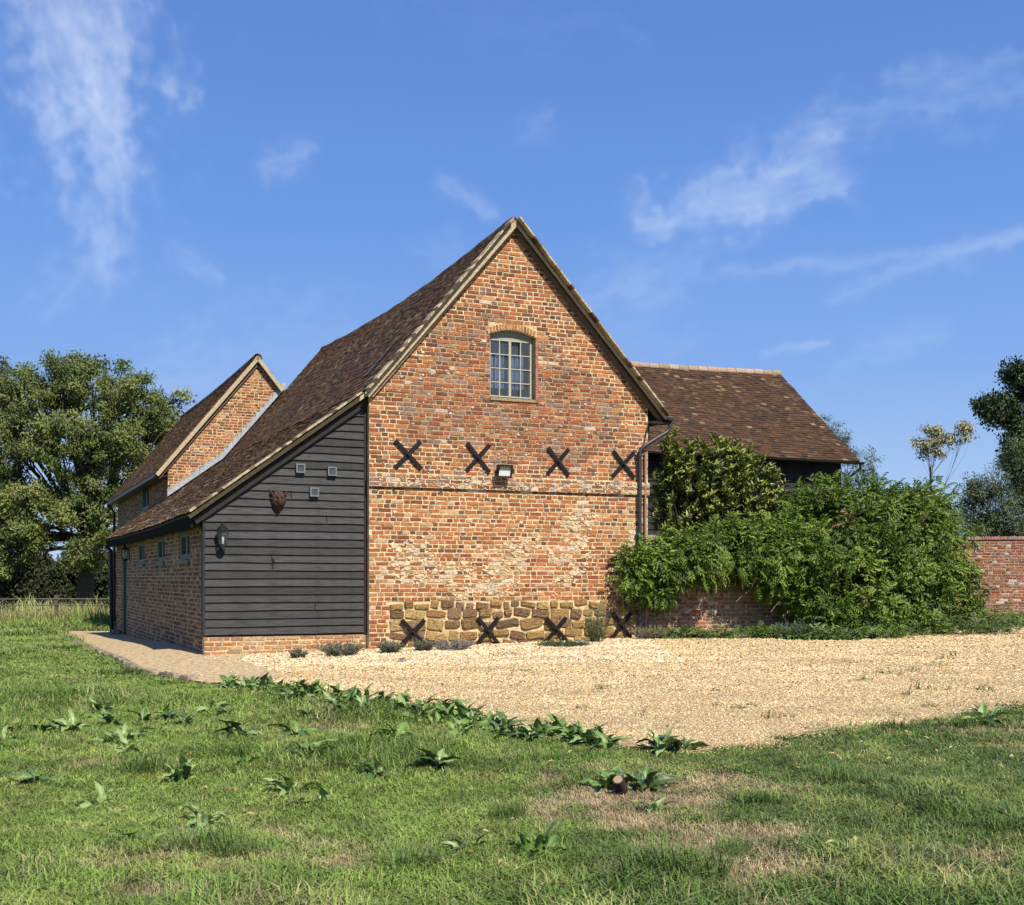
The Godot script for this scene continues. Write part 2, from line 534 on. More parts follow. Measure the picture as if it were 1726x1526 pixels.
func brick_tone_red(_x: float, _y: float, header: bool) -> int:
	if header and rng.randf() < 0.3:
		return pick([5, 3, 8, 5])
	return pick([1, 1, 9, 5, 5, 3, 1, 7, 6, 0])

func brick_tone_pale(_x: float, _y: float, _header: bool) -> int:
	return pick([7, 11, 6, 5, 7, 2, 1, 8, 7])

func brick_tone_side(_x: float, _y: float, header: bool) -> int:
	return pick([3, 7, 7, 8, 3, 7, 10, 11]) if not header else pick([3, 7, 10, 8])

# how far the old face of the upper gable has weathered
func worn_at(x: float, y: float) -> float:
	var n1 := fn.get_noise_2d(x * 70, y * 70)
	var edge: float = minf(x, gable_right(y) - x) - (0.0 if y < 4.7 else (y - 4.7) / 1.194)
	return smoothstep(0.15, 0.7, edge + n1 * 0.6) * (1 - smoothstep(5.9, 6.9, y + n1 * 0.6)) * smoothstep(3.35, 3.9, y + n1)

# mortar of the gable: crisp cream where repointed, dull where the old face is weathered
func gable_joint(x: float, y: float) -> Color:
	return MORTAR.lerp(Color(0.36, 0.245, 0.15), clampf(worn_at(x, y) * 0.9, 0, 0.8) if y > 3.36 else 0.0)

func brick_tone_gable(x: float, y: float, header: bool) -> int:
	var n1 := fn.get_noise_2d(x * 70, y * 70)
	var n2 := fine.get_noise_2d(x * 60 + 90, y * 60)
	if y > 3.08 and y < 3.36:
		return pick([6, 8, 5, 7, 1, 6, 3, 0]) if n2 > -0.1 else pick([5, 1, 3, 8, 0, 1])
	if y > 3.36:
		var worn := worn_at(x, y)
		if rng.randf() < worn * 0.75:
			return pick([5, 5, 8, 3, 10, 3, 9, 1, 1, 6 if n2 > 0.15 else 1, 0, 5, 1, 7])
		if header and rng.randf() < 0.45:
			return pick([4, 3, 5, 10])
		return pick([0, 0, 1, 2, 3, 1, 1, 0, 3])
	# below the band: warmer and cleaner, with the remains of a pale coat
	var coat := exp(-pow((y - 1.9) / 0.55, 2)) * 0.62 + n1 * 1.1 + n2 * 0.5
	if coat > 0.5 and rng.randf() < coat * 0.75:
		return pick([6, 6, 11, 7])
	if y < 1.9 and n1 < -0.05 and rng.randf() < 0.5:
		return pick([9, 1, 1, 0])
	if header and rng.randf() < 0.35:
		return pick([4, 3, 3, 10, 7])
	return pick([0, 0, 0, 2, 2, 1, 1, 0, 3, 11])

func gable_right(y: float) -> float:
	return minf(5.42, 2.63 + (7.9 - y) / 1.081 - 0.05)

func gable_left(y: float) -> float:
	return maxf(0.0, (y - 4.70) / 1.194 - 0.05 + 0.05)

const WIN := [2.215, 3.09, 4.74, 5.86]   # the gable window's opening: left, right, foot, springing

func gable_spans(y: float) -> Array:
	var l := gable_left(y)
	var r := gable_right(y)
	if y < 1.15:
		return [[l, 0.30 + 0.06 * (int(y / 0.0755) % 2)]]
	if y > WIN[2] and y < WIN[3] + 0.28:
		var hw := 0.4375 + (0.0 if y < WIN[3] else 0.03)
		var mid := (WIN[0] + WIN[1]) / 2
		var arc := WIN[3] + 0.11 * (1 - pow(0.0, 2))
		if y < arc + 0.125:
			return [[l, mid - hw], [mid + hw, r]]
	return [[l, r]]

# a shallow splash of old lime lying on the bricks
func lime(g: Geo, xf: Transform3D, x: float, y: float, r: float, col: Color, z: float) -> void:
	var n := 9
	var ring := []
	var ph := rf(0, TAU)
	for i in n:
		var w := TAU * i / n
		var k := r * (0.45 + 0.55 * absf(sin(w * 1.5 + ph)) + rf(-0.2, 0.25))
		ring.append(Vector3(x - cos(w) * k * 1.25, y + sin(w) * k * 0.75, z))
	for i in n:
		var a: Vector3 = ring[i]
		var b: Vector3 = ring[(i + 1) % n]
		g.tri(xf * Vector3(x, y, z + 0.003), xf * a, xf * b, col)
		g.quad(xf * a, xf * (a - Vector3(0, 0, 0.014)), xf * (b - Vector3(0, 0, 0.014)), xf * b, col)

# a rough quarried stone: uneven corners, chipped edges, a lumpy face
func field_stone(w: float, h: float, deep: float, col: Color) -> Geo:
	var g := Geo.new()
	var base := []
	var cut := [rf(0.04, 0.42), rf(0.04, 0.42), rf(0.04, 0.42), rf(0.04, 0.42)]
	for q in 4:
		var sx := 1.0 if q == 1 or q == 2 else -1.0
		var sy := 1.0 if q == 0 or q == 1 else -1.0
		var p := Vector2(sx, sy)
		var a: Vector2 = p - Vector2(0, sy * cut[q] * rf(0.7, 1.4))
		var b: Vector2 = p - Vector2(sx * cut[q] * rf(0.7, 1.4), 0)
		var m: Vector2 = (a + b) * 0.5 + p * cut[q] * rf(0.05, 0.2)
		var pts := [a, m, b] if sx * sy < 0 else [b, m, a]
		for e in pts:
			base.append(Vector3(e.x * w / 2 * rf(0.95, 1.02), e.y * h / 2 * rf(0.93, 1.03), 0))
	var n := base.size()
	base.sort_custom(func(p, q): return atan2(p.y / h, p.x / w) > atan2(q.y / h, q.x / w))
	var rings := [[1.0, -0.06], [0.99, 0.45 * deep], [0.86, 0.9 * deep], [0.45, deep]]
	var vs := []
	for r in rings:
		var ring := []
		for i in n:
			ring.append(Vector3(base[i].x * r[0], base[i].y * r[0], r[1] + (rf(-0.22, 0.22) * deep if r[0] < 1.0 else 0.0)))
		vs.append(ring)
	for j in rings.size() - 1:
		for i in n:
			var m := (i + 1) % n
			g.quad(vs[j][i], vs[j + 1][i], vs[j + 1][m], vs[j][m], jit(col, 0.07))
	for i in n:
		g.tri(Vector3(rf(-0.01, 0.01), 0, deep * 1.02), vs[3][i], vs[3][(i + 1) % n], jit(col, 0.07))
	return g

# ---------------------------------------------------------------- tiled roofs
const TILES := [Color(0.110, 0.055, 0.029), Color(0.087, 0.046, 0.025), Color(0.134, 0.067, 0.034), Color(0.067, 0.039, 0.024), Color(0.118, 0.075, 0.044), Color(0.162, 0.076, 0.035), Color(0.048, 0.033, 0.022), Color(0.224, 0.163, 0.097), Color(0.336, 0.275, 0.176), Color(0.157, 0.122, 0.055)]

func tile_geo(col: Color) -> Geo:
	var g := Geo.new()
	# tail edge at y = 0, head up the slope
	g.box(Transform3D(), Vector3(-0.0815, 0, 0), Vector3(0.0815, 0.185, 0.014), col)
	return g

func pool_tile(tone: int, variant: int) -> Mesh:
	var k := "tile%d_%d" % [tone, variant]
	if not pools.has(k):
		pools[k] = tile_geo(jit(TILES[tone], 0.12)).mesh(mats["tile"])
	return pools[k]

# o: eave start, al: unit vector along the eave, up: unit vector up the slope; sag(a, b) sinks the plane
func tiles(roof: Node3D, o: Vector3, al: Vector3, length: float, up: Vector3, slope: float, tone: Callable, singles: int, sag: Callable, keep: Callable, gauge := 0.105) -> void:
	var nrm := up.cross(-al) if up.cross(-al).y > 0 else up.cross(al)
	var list := []
	var rows := int((slope - 0.15) / gauge) + 1
	for r in rows:
		var b := r * gauge
		var x := -0.0825 if r % 2 else 0.0
		while x < length - 0.04:
			var a := x + 0.0825
			x += 0.165
			if not keep.call(a, b):
				continue
			list.append([a, b, tone.call(a, b)])
	var keyed := []
	for i in list.size():
		var p: Vector3 = frame * (o + al * list[i][0] + up * list[i][1])
		keyed.append([p.distance_to(Vector3(0, EYE, 0)) if sees(p) else 1e6 + i, i])
	if singles:
		keyed.sort_custom(func(p, q): return p[0] < q[0])
	var rest := Geo.new()
	for k in keyed.size():
		var t: Array = list[keyed[k][1]]
		var a: float = clampf(t[0], 0.0825, length - 0.0825)
		var pos: Vector3 = o + al * a + up * t[1] + Vector3.DOWN * sag.call(t[0], t[1]) + nrm * (0.024 + rf(-0.003, 0.007))
		var basis := Basis(al, up, nrm) if al.cross(up).dot(nrm) > 0 else Basis(-al, up, nrm)
		basis = basis * Basis(Vector3(1, 0, 0), -0.11 + rf(-0.025, 0.025)) * Basis(Vector3(0, 1, 0), rf(-0.03, 0.03)) * Basis(Vector3(0, 0, 1), rf(-0.025, 0.025))
		if k < singles and keyed[k][0] < 1e6:
			put("roof_tile", pool_tile(t[2], rng.randi() % 3), roof, Transform3D(basis, pos))
		else:
			var xf := Transform3D(basis, pos)
			var c := jit(TILES[t[2]], 0.14)
			var p := []
			for i in 8:
				p.append(xf * Vector3(0.0815 if i & 1 else -0.0815, 0.185 if i & 2 else 0.0, 0.014 if i & 4 else 0.0))
			rest.quad(p[4], p[6], p[7], p[5], c)
			rest.quad(p[0], p[4], p[5], p[1], c)
			rest.quad(p[0], p[2], p[6], p[4], c)
			rest.quad(p[5], p[7], p[3], p[1], c)
	if rest.v.size():
		put("tiling", rest.mesh(mats["tile"]), roof).set_meta("kind", "stuff")
	# the boarding under the tiles
	var deck := Geo.new()
	var n := 12
	for i in n:
		var a0 := length * i / n
		var a1 := length * (i + 1) / n
		var m := 4
		for j in m:
			var b0 := slope * j / m
			var b1 := slope * (j + 1) / m
			var q := []
			for e in [[a0, b0], [a0, b1], [a1, b1], [a1, b0]]:
				q.append(o + al * e[0] + up * e[1] + Vector3.DOWN * sag.call(e[0], e[1]))
			if al.cross(up).dot(nrm) < 0:
				q.reverse()
			deck.quad(q[0], q[1], q[2], q[3], Color(0.05, 0.035, 0.028))
			var u := []
			for e in q:
				u.append(e - nrm * 0.05)
			deck.quad(u[3], u[2], u[1], u[0], Color(0.05, 0.035, 0.028))
			for e in 4:
				var f := (e + 1) % 4
				deck.quad(q[f], q[e], u[e], u[f], Color(0.05, 0.035, 0.028))
	put("roof_boarding", deck.mesh(mats["old_wood"]), roof)

func ridge_tiles(roof: Node3D, a: Vector3, dir: Vector3, length: float, sag: Callable, col: Callable) -> void:
	var n := int(length / 0.31)
	var side := dir.cross(Vector3.UP).normalized()
	for i in n:
		var s0 := length * i / n + 0.006
		var s1 := length * (i + 1) / n - 0.006
		var g := Geo.new()
		var c: Color = col.call(s0)
		for k in 8:
			var w0 := lerpf(-2.0, 2.0, k / 8.0)
			var w1 := lerpf(-2.0, 2.0, (k + 1) / 8.0)
			var off := func(w: float, r: float) -> Vector3: return side * sin(w) * r + Vector3.UP * cos(w) * r
			var p0: Vector3 = a + dir * s0 - Vector3.UP * (sag.call(s0, 0.0) + 0.06)
			var p1: Vector3 = a + dir * s1 - Vector3.UP * (sag.call(s1, 0.0) + 0.06)
			var r := 0.125
			g.quad(p0 + off.call(w0, r), p0 + off.call(w1, r), p1 + off.call(w1, r), p1 + off.call(w0, r), c)
			for e in [p0, p1]:
				g.quad(e + off.call(w0, r), e + off.call(w0, r - 0.02), e + off.call(w1, r - 0.02), e + off.call(w1, r), c)
		put("ridge_tile", g.mesh(mats["tile"]), roof, Transform3D(Basis(), Vector3(0, rf(-0.006, 0.006), 0)))

func no_sag(_a: float, _b: float) -> float:
	return 0.0

func all(_a: float, _b: float) -> bool:
	return true

# a plank running from a to b in the plane of constant z, width w hanging below the line
func verge_plank(a: Vector3, b: Vector3, w: float, thick: float, col: Color) -> Geo:
	var g := Geo.new()
	var d := (b - a).normalized()
	var dn := Vector3(d.y, -d.x, 0)
	if dn.y > 0:
		dn = -dn
	var n := 10
	for i in n:
		var p := a.lerp(b, float(i) / n)
		var q := a.lerp(b, float(i + 1) / n)
		var pts := PackedVector2Array()
		for e in [p, q, q + dn * w, p + dn * w]:
			pts.append(Vector2(e.x, e.y))
		g.prism(Transform3D(), pts, a.z, a.z + thick, col)
	return g

# ---------------------------------------------------------------- the brick barn
func part(called: String, parent: Node3D) -> Node3D:
	var o := Node3D.new()
	o.name = numbered(called, parent)
	parent.add_child(o, true)
	return o

const SOOT := Color(0.045, 0.046, 0.05)
const TAN := Color(0.50, 0.41, 0.27)

func build_board(wall: Node3D, xl0: float, xl1: float, xr: float, yb: float, yt: float, z: float, col: Color) -> void:
	var g := Geo.new()
	var n := 6
	var w0 := rf(-0.004, 0.004)
	for i in n:
		var f0 := float(i) / n
		var f1 := float(i + 1) / n
		var d0 := sin(f0 * 5.0 + w0 * 700) * 0.004
		var d1 := sin(f1 * 5.0 + w0 * 700) * 0.004
		var a0 := Vector3(lerpf(xl0, xr, f0), yb + d0, z + 0.042)
		var b0 := Vector3(lerpf(xl1, xr, f0), yt + 0.012, z + 0.012)
		var a1 := Vector3(lerpf(xl0, xr, f1), yb + d1, z + 0.042)
		var b1 := Vector3(lerpf(xl1, xr, f1), yt + 0.012, z + 0.012)
		g.quad(a0, b0, b1, a1, col)
		g.quad(Vector3(a0.x, a0.y, z), a0, a1, Vector3(a1.x, a1.y, z), col)
		if i == 0:
			g.quad(Vector3(a0.x, a0.y, z), Vector3(b0.x, b0.y, z), b0, a0, col)
		if i == n - 1:
			g.quad(a1, b1, Vector3(b1.x, b1.y, z), Vector3(a1.x, a1.y, z), col)
	piece("board", g, "black_board", wall)

func frame_box(g: Geo, x0: float, x1: float, y0: float, y1: float, w: float, z0: float, z1: float, col: Color) -> void:
	var t := Transform3D()
	g.box(t, Vector3(x0, y0, z0), Vector3(x0 + w, y1, z1), col)
	g.box(t, Vector3(x1 - w, y0, z0), Vector3(x1, y1, z1), col)
	g.box(t, Vector3(x0 + w, y0, z0), Vector3(x1 - w, y0 + w, z1), col)
	g.box(t, Vector3(x0 + w, y1 - w, z0), Vector3(x1 - w, y1, z1), col)

func roof_tone(a: float, b: float) -> int:
	var n := fn.get_noise_2d(a * 45 + 40, b * 45)
	if n > 0.15 and rng.randf() < 0.4:
		return pick([9, 9, 7, 4])
	return pick([0, 0, 1, 1, 2, 3, 0, 4, 1, 5, 1, 0, 7 if rng.randf() < 0.25 else 3])

func verge_tone(a: float, b: float) -> int:
	if a < 0.55 + 0.5 * fn.get_noise_2d(b * 60, 7) and rng.randf() < 0.5:
		return pick([7, 8, 7, 9, 4])
	if rng.randf() < 0.09:
		return pick([7, 8, 7, 5])
	if b < 0.5 and rng.randf() < 0.3:
		return pick([7, 4, 8, 5])
	return roof_tone(a, b)

func barn_tone(a: float, b: float) -> int:
	var n := fn.get_noise_2d(a * 50 + 10, b * 50 + 99)
	if rng.randf() < (0.14 if b > 2.0 and n > 0.0 else 0.03):
		return pick([4, 7, 4, 7, 9])
	return pick([0, 1, 1, 3, 1, 3, 0, 3, 4, 1, 6, 3, 6])

func build_barn() -> void:
	var barn := thing("brick_barn", "tall gabled red brick barn with a black weatherboarded lean-to under its long left roof slope", "barn", site)
	var idt := Transform3D()
	# front gable
	var wall := part("gable_wall", barn)
	brick_wall(wall, idt, 0.10, 7.86, gable_spans, brick_tone_gable, 300, 0.3, MORTAR, 0.0755, 0.006, gable_joint)
	var band := part("brick_band", barn)
	brick_wall(band, Transform3D(Basis(), Vector3(0, 0, 0.048)), 3.105, 3.33, func(_y): return [[-0.01, 5.43]], brick_tone_gable, 60, 0.05)
	# old lime coat clinging to the bricks
	var lg := Geo.new()
	for i in 1500:
		var x := rf(0.4, 5.2)
		var y := rf(1.2, 2.75)
		var k := exp(-pow((y - 1.9) / 0.42, 2)) * 0.55 + fn.get_noise_2d(x * 70, y * 70) * 1.1
		if k > 0.3:
			lime(lg, idt, x, y, rf(0.01, 0.045), jit(Color(0.66, 0.52, 0.33), 0.12), 0.0125)
	for i in 320:
		var y := rf(3.36, 3.5) if i < 60 else rf(3.4, 6.0)
		var x := rf(gable_left(y) + 0.25, gable_right(y) - 0.2)
		if x > WIN[0] - 0.12 and x < WIN[1] + 0.12 and y > WIN[2] - 0.1:
			continue
		lime(lg, idt, x, y, rf(0.008, 0.03), jit(Color(0.58, 0.50, 0.41), 0.15), 0.0125)
	for i in 190:
		lime(lg, idt, rf(0.1, 5.3), 3.12 + rf(0, 0.2), rf(0.01, 0.04), jit(Color(0.52, 0.43, 0.33), 0.18), 0.061)
	put("lime_patches", lg.mesh(mats["mortar"]), wall).set_meta("kind", "stuff")
	# rough stone base
	var base := part("stone_base", barn)
	var bg := Geo.new()
	bg.box(idt, Vector3(0.285, -0.2, -0.3), Vector3(5.42, 1.15, -0.004), Color(0.66, 0.50, 0.27))
	bg.box(idt, Vector3(0.0, -0.2, -0.3), Vector3(0.36, 0.099, 0.03), Color(0.42, 0.32, 0.18))
	piece("mortar", bg, "mortar", base)
	var sy := 0.16
	var stone_cols := [Color(0.33, 0.21, 0.08), Color(0.27, 0.165, 0.07), Color(0.39, 0.265, 0.105), Color(0.20, 0.125, 0.07), Color(0.36, 0.23, 0.09), Color(0.25, 0.17, 0.095), Color(0.44, 0.31, 0.13)]
	for h in [0.15, 0.17, 0.16, 0.20, 0.18, 0.12]:
		var x := 0.35
		while x < 5.3:
			var w := minf(rf(0.7, 1.9) * h + rf(0.04, 0.14), 5.42 - x)
			var st := field_stone(w - rf(0.01, 0.05), h * rf(0.62, 1.12), rf(0.02, 0.05), jit(stone_cols[rng.randi() % 7], 0.18))
			piece("stone", st, "stone", base, Transform3D(Basis(Vector3(0, 0, 1), rf(-0.2, 0.2)), Vector3(x + w / 2, sy + h / 2 + rf(-0.035, 0.035), 0)))
			x += w
		sy += h
	# the arch over the window
	var arch := part("window_arch", barn)
	var mid := (WIN[0] + WIN[1]) / 2.0
	var ag := Geo.new()
	var top := 0.0
	var yy := 0.10
	while yy < 7.86:
		if (yy + 0.03775) > WIN[2] and (yy + 0.03775) < WIN[3] + 0.235:
			top = yy + 0.0755
		yy += 0.0755
	var hw := 0.4375
	var n := 10
	var arcy := func(x: float) -> float: return WIN[3] + 0.105 * (1 - pow(x / hw, 2))
	for i in n:
		var x0 := -0.4675 + 0.935 * i / n
		var x1 := -0.4675 + 0.935 * (i + 1) / n
		var y0: float = maxf(arcy.call(clampf(x0, -hw, hw)), WIN[3])
		var y1: float = maxf(arcy.call(clampf(x1, -hw, hw)), WIN[3])
		ag.prism(idt, PackedVector2Array([Vector2(mid + x0, y0), Vector2(mid + x1, y1), Vector2(mid + x1, top), Vector2(mid + x0, top)]), -0.3, -0.001, MORTAR)
	piece("mortar", ag, "mortar", arch)
	n = 15
	for i in n:
		var x := lerpf(-0.44, 0.44, (i + 0.5) / n)
		var tilt := -x * 0.45
		var y: float = arcy.call(x) + 0.004
		var up := Vector3(-sin(tilt), cos(tilt), 0)
		put("brick", pool_brick(pick([0, 0, 1, 2, 3, 0]), false, i % 3), arch, Transform3D(Basis(Vector3(0, 0, 1), tilt + PI / 2), Vector3(mid + x, y, 0.006) + up * 0.052) * Transform3D(Basis.from_scale(Vector3(1.0, 0.8, 1)), Vector3.ZERO))
	build_gable_window(barn)
	build_ties(barn)
	# weatherboarded end of the lean-to
	var lean := part("weatherboarding", barn)
	var zb := -0.14
	var back := Geo.new()
	back.prism(idt, PackedVector2Array([Vector2(-2.66, 0.2), Vector2(-2.66, 2.55), Vector2(-0.01, 4.5), Vector2(-0.01, 0.2)]), zb - 0.2, zb - 0.002, Color(0.03, 0.03, 0.03))
	piece("backing", back, "old_wood", lean)
	var ex := 0.1305
	for i in 31:
		var yb := 0.635 + i * ex
		var yt := yb + ex
		var lim := func(h: float) -> float: return maxf(-2.70 if h < 2.52 else -2.86, -2.95 + (h - 2.58 + 0.17) / 0.731)
		var l0: float = lim.call(yb)
		var l1: float = lim.call(yt)
		if l1 > -0.16:
			break
		var col := grey(Color(0.048, 0.048, 0.049), 0.32)
		var split: float = {9: -1.62, 3: -0.9, 14: -0.7, 17: -1.3}.get(i, 0.0)
		if split != 0.0:
			build_board(lean, l0, l1, split - 0.006, yb, yt, zb, col)
			build_board(lean, split + 0.006, split + 0.006, -0.055, yb, yt, zb, grey(Color(0.048, 0.048, 0.049), 0.32))
		else:
			build_board(lean, l0, l1, -0.055, yb, yt, zb, col)
	var cg := Geo.new()
	cg.box(idt, Vector3(-2.735, 0.62, -0.24), Vector3(-2.70, 2.5, -0.094), Color(0.035, 0.035, 0.037))
	piece("corner_board", cg, "black_board", barn)
	cg = Geo.new()
	cg.box(idt, Vector3(-0.056, 0.6, -0.3), Vector3(0.0, 4.62, -0.115), Color(0.03, 0.022, 0.02))
	piece("corner_board", cg, "black_board", barn)
	var plinth := part("brick_plinth", barn)
	brick_wall(plinth, Transform3D(Basis(), Vector3(0, 0, -0.135)), 0.0, 0.605, func(_y): return [[-2.70, -0.004]], func(_x, _y, _h): return pick([2, 7, 0, 11, 2, 2, 7, 11]), 120, 0.2, Color(0.62, 0.49, 0.29))
	# side wall of the lean-to
	var side := part("side_wall", barn)
	var sxf := Transform3D(Basis(Vector3(0, 0, 1), Vector3(0, 1, 0), Vector3(-1, 0, 0)), Vector3(-2.68, 0, 0))
	brick_wall(side, sxf, -0.3, 2.45, func(y):
		var out := [[-14.2, -0.16]]
		var cuts := []
		if y < 2.15:
			cuts.append([-12.7, -11.6])
		if y > 1.86 and y < 2.4:
			for c in [-8.65, -5.4, -2.3]:
				cuts.append([c - 0.58, c + 0.58])
		for c in cuts:
			var last: Array = out.pop_back()
			out.append([last[0], c[0]])
			out.append([c[1], last[1]])
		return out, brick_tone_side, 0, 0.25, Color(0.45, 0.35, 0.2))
	for c in [-8.65, -5.4, -2.3]:
		small_window(barn, sxf, c - 0.575, c + 0.575, 1.865, 2.395)
	var dg := Geo.new()
	frame_box(dg, -12.69, -11.61, -0.1, 2.14, 0.09, -0.12, -0.02, Color(0.10, 0.125, 0.09))
	for k in 6:
		dg.block(idt, Vector3(-12.6 + 0.15 * k + 0.004, -0.01, -0.14), Vector3(-12.6 + 0.15 * (k + 1) - 0.004, 2.05, -0.08), 0.006, jit(Color(0.13, 0.16, 0.12), 0.1))
	var door := piece("door", dg, "paint", barn, sxf)
	var hg := Geo.new()
	hg.tube([Vector3(-11.78, 1.0, -0.085), Vector3(-11.78, 1.0, -0.03), Vector3(-11.90, 1.0, -0.03)], [0.012, 0.012, 0.012], 6, Color(0.03, 0.03, 0.03))
	piece("handle", hg, "iron", door)
	# end and back walls, plain
	var bw := Geo.new()
	bw.prism(Transform3D(Basis(), Vector3(0, 0, -14.15)), PackedVector2Array([Vector2(-2.6, -0.3), Vector2(-2.6, 2.5), Vector2(-1.5, 3.4), Vector2(-1.5, -0.3)]), -0.05, 0.2, Color(0.33, 0.16, 0.08))
	bw.prism(Transform3D(Basis(), Vector3(0, 0, -12.72)), PackedVector2Array([Vector2(-1.4, 0), Vector2(-1.4, 3.5), Vector2(0, 4.6), Vector2(2.63, 7.75), Vector2(5.4, 4.6), Vector2(5.4, 0)]), -0.05, 0.2, Color(0.33, 0.16, 0.08))
	piece("end_wall", bw, "brick", barn)
	var rw := part("right_wall", barn)
	brick_wall(rw, Transform3D(Basis(Vector3(0, 0, -1), Vector3(0, 1, 0), Vector3(1, 0, 0)), Vector3(5.42, 0, 0)), 0.0, 4.55, func(_y): return [[0.01, 12.5]], brick_tone_plain, 0, 0.28)
	# roofs
	var main_sag := func(a: float, b: float) -> float: return 0.19 * sin(PI * clampf(a / 12.7, 0, 1)) * clampf(b / 4.17, 0, 1) + 0.02 * fn.get_noise_2d(a * 60, b * 60)
	var cat_sag := func(a: float, b: float) -> float: return 0.05 * sin(PI * clampf(a / 14.4, 0, 1)) * (1 - clampf(b / 3.6, 0, 1)) + 0.015 * fn.get_noise_2d(a * 60 + 50, b * 60)
	var roof := part("roof", barn)
	tiles(roof, Vector3(-0.05, 4.70, 0.12), Vector3(0, 0, -1), 12.85, Vector3(2.68, 3.2, 0).normalized(), 4.17, roof_tone, 90, main_sag, all)
	tiles(roof, Vector3(5.72, 4.56, 0.12), Vector3(0, 0, -1), 12.85, Vector3(-3.09, 3.34, 0).normalized(), 4.55, roof_tone, 0, main_sag, all)
	ridge_tiles(roof, Vector3(2.63, 7.865, 0.12), Vector3(0, 0, -1), 12.8, func(a, _b): return main_sag.call(a, 4.17), func(_s): return jit(pick_color([TILES[0], TILES[2], TILES[4], TILES[7]]), 0.15))
	var cat := part("lean_to_roof", barn)
	tiles(cat, Vector3(-2.95, 2.58, 0.0), Vector3(0, 0, -1), 14.4, Vector3(2.9, 2.12, 0).normalized(), 3.6, verge_tone, 200, cat_sag, func(a, b): return a < 12.98 or b < 1.72)
	# a roof patch of slipped lead
	var pg := Geo.new()
	var pu := Vector3(2.68, 3.2, 0).normalized()
	var pn := Vector3(-3.2, 2.68, 0).normalized()
	for k in 6:
		var o: Vector3 = Vector3(-0.05, 4.70, -0.95) + pu * (0.55 + 0.155 * k) + pn * 0.055
		pg.quad(o, o + pu * 0.165 - pn * 0.012, o + pu * 0.165 - pn * 0.012 + Vector3(0, 0, -0.26), o + Vector3(0, 0, -0.26), jit(Color(0.11, 0.108, 0.105), 0.1))
	piece("roof_patch", pg, "tile", barn)
	# verges: bedded tile undercloaks and weathered planks
	for v in [
			[Vector3(2.63, 7.88, 0.13), Vector3(-0.12, 4.645, 0.13), 0.10, 0.02, TAN], [Vector3(2.63, 7.83, 0.02), Vector3(-0.03, 4.66, 0.02), 0.10, 0.055, Color(0.46, 0.36, 0.22)],
			[Vector3(2.63, 7.88, 0.13), Vector3(5.76, 4.55, 0.13), 0.05, 0.02, TAN], [Vector3(2.63, 7.86, 0.02), Vector3(5.70, 4.54, 0.02), 0.09, 0.055, Color(0.16, 0.115, 0.075)],
			[Vector3(-0.03, 4.70, 0.005), Vector3(-2.98, 2.545, 0.005), 0.06, 0.022, Color(0.52, 0.42, 0.23)], [Vector3(-0.03, 4.60, -0.10), Vector3(-2.9, 2.50, -0.10), 0.11, 0.05, Color(0.035, 0.03, 0.028)]]:
		piece("verge_board", verge_plank(v[0], v[1], v[2], v[3], v[4]), "old_wood", barn)
	# verge tile ends, bedded in mortar
	var vt := part("verge", barn)
	for v in [[Vector3(-0.05, 4.70, 0.15), Vector3(2.68, 3.2, 0), 4.17, 1.0], [Vector3(5.72, 4.56, 0.15), Vector3(-3.09, 3.34, 0), 4.55, -1.0], [Vector3(-2.95, 2.58, 0.03), Vector3(2.9, 2.12, 0), 3.55, 1.0]]:
		var u: Vector3 = v[1].normalized()
		var nn: Vector3 = Vector3(-u.y, u.x, 0) * v[3]
		var b := 0.0
		while b < v[2] - 0.1:
			var g := Geo.new()
			var cc: Color = jit(pick_color([TILES[7], TILES[8], TAN, TAN, TAN, Color(0.52, 0.44, 0.31), TILES[4]]), 0.15)
			g.box(Transform3D(Basis(Vector3(0, 0, 1), rf(-0.05, 0.05)) * Basis(u, nn, u.cross(nn)), v[0] + u * b + nn * 0.03), Vector3(0, -0.012, -0.12), Vector3(0.112, 0.016, 0.12), cc)
			piece("verge_tile", g, "tile", vt)
			b += 0.105
	# eaves of the lean-to: dark fascia
	var fg := Geo.new()
	fg.box(idt, Vector3(-2.93, 2.36, -14.35), Vector3(-2.895, 2.545, -0.06), Color(0.022, 0.022, 0.02))
	fg.box(idt, Vector3(-2.895, 2.40, -14.35), Vector3(-2.66, 2.44, -0.2), Color(0.04, 0.04, 0.04))
	piece("fascia", fg, "matt_board", barn)
	# right eaves gutter and the downpipe with its swan neck
	var gg := Geo.new()
	for k in 6:
		var w0 := PI + PI * k / 6
		var w1 := PI + PI * (k + 1) / 6
		for rr in [0.058, 0.05]:
			gg.quad(Vector3(5.80 + cos(w0) * rr, 4.53 + sin(w0) * rr, 0.2), Vector3(5.80 + cos(w1) * rr, 4.53 + sin(w1) * rr, 0.2), Vector3(5.80 + cos(w1) * rr, 4.53 + sin(w1) * rr, -4.9), Vector3(5.80 + cos(w0) * rr, 4.53 + sin(w0) * rr, -4.9), Color(0.03, 0.03, 0.032))
	gg.box(idt, Vector3(5.745, 4.50, -0.02), Vector3(5.86, 4.545, 0.205), Color(0.03, 0.03, 0.032))
	gg.box(idt, Vector3(5.425, 4.44, -0.05), Vector3(5.80, 4.478, 0.13), Color(0.028, 0.026, 0.026))
	gg.box(idt, Vector3(5.425, 4.20, -12.6), Vector3(5.47, 4.50, -0.02), Color(0.05, 0.04, 0.035))
	piece("gutter", gg, "plastic", barn)
	var dp := Geo.new()
	var dc := Color(0.045, 0.046, 0.05)
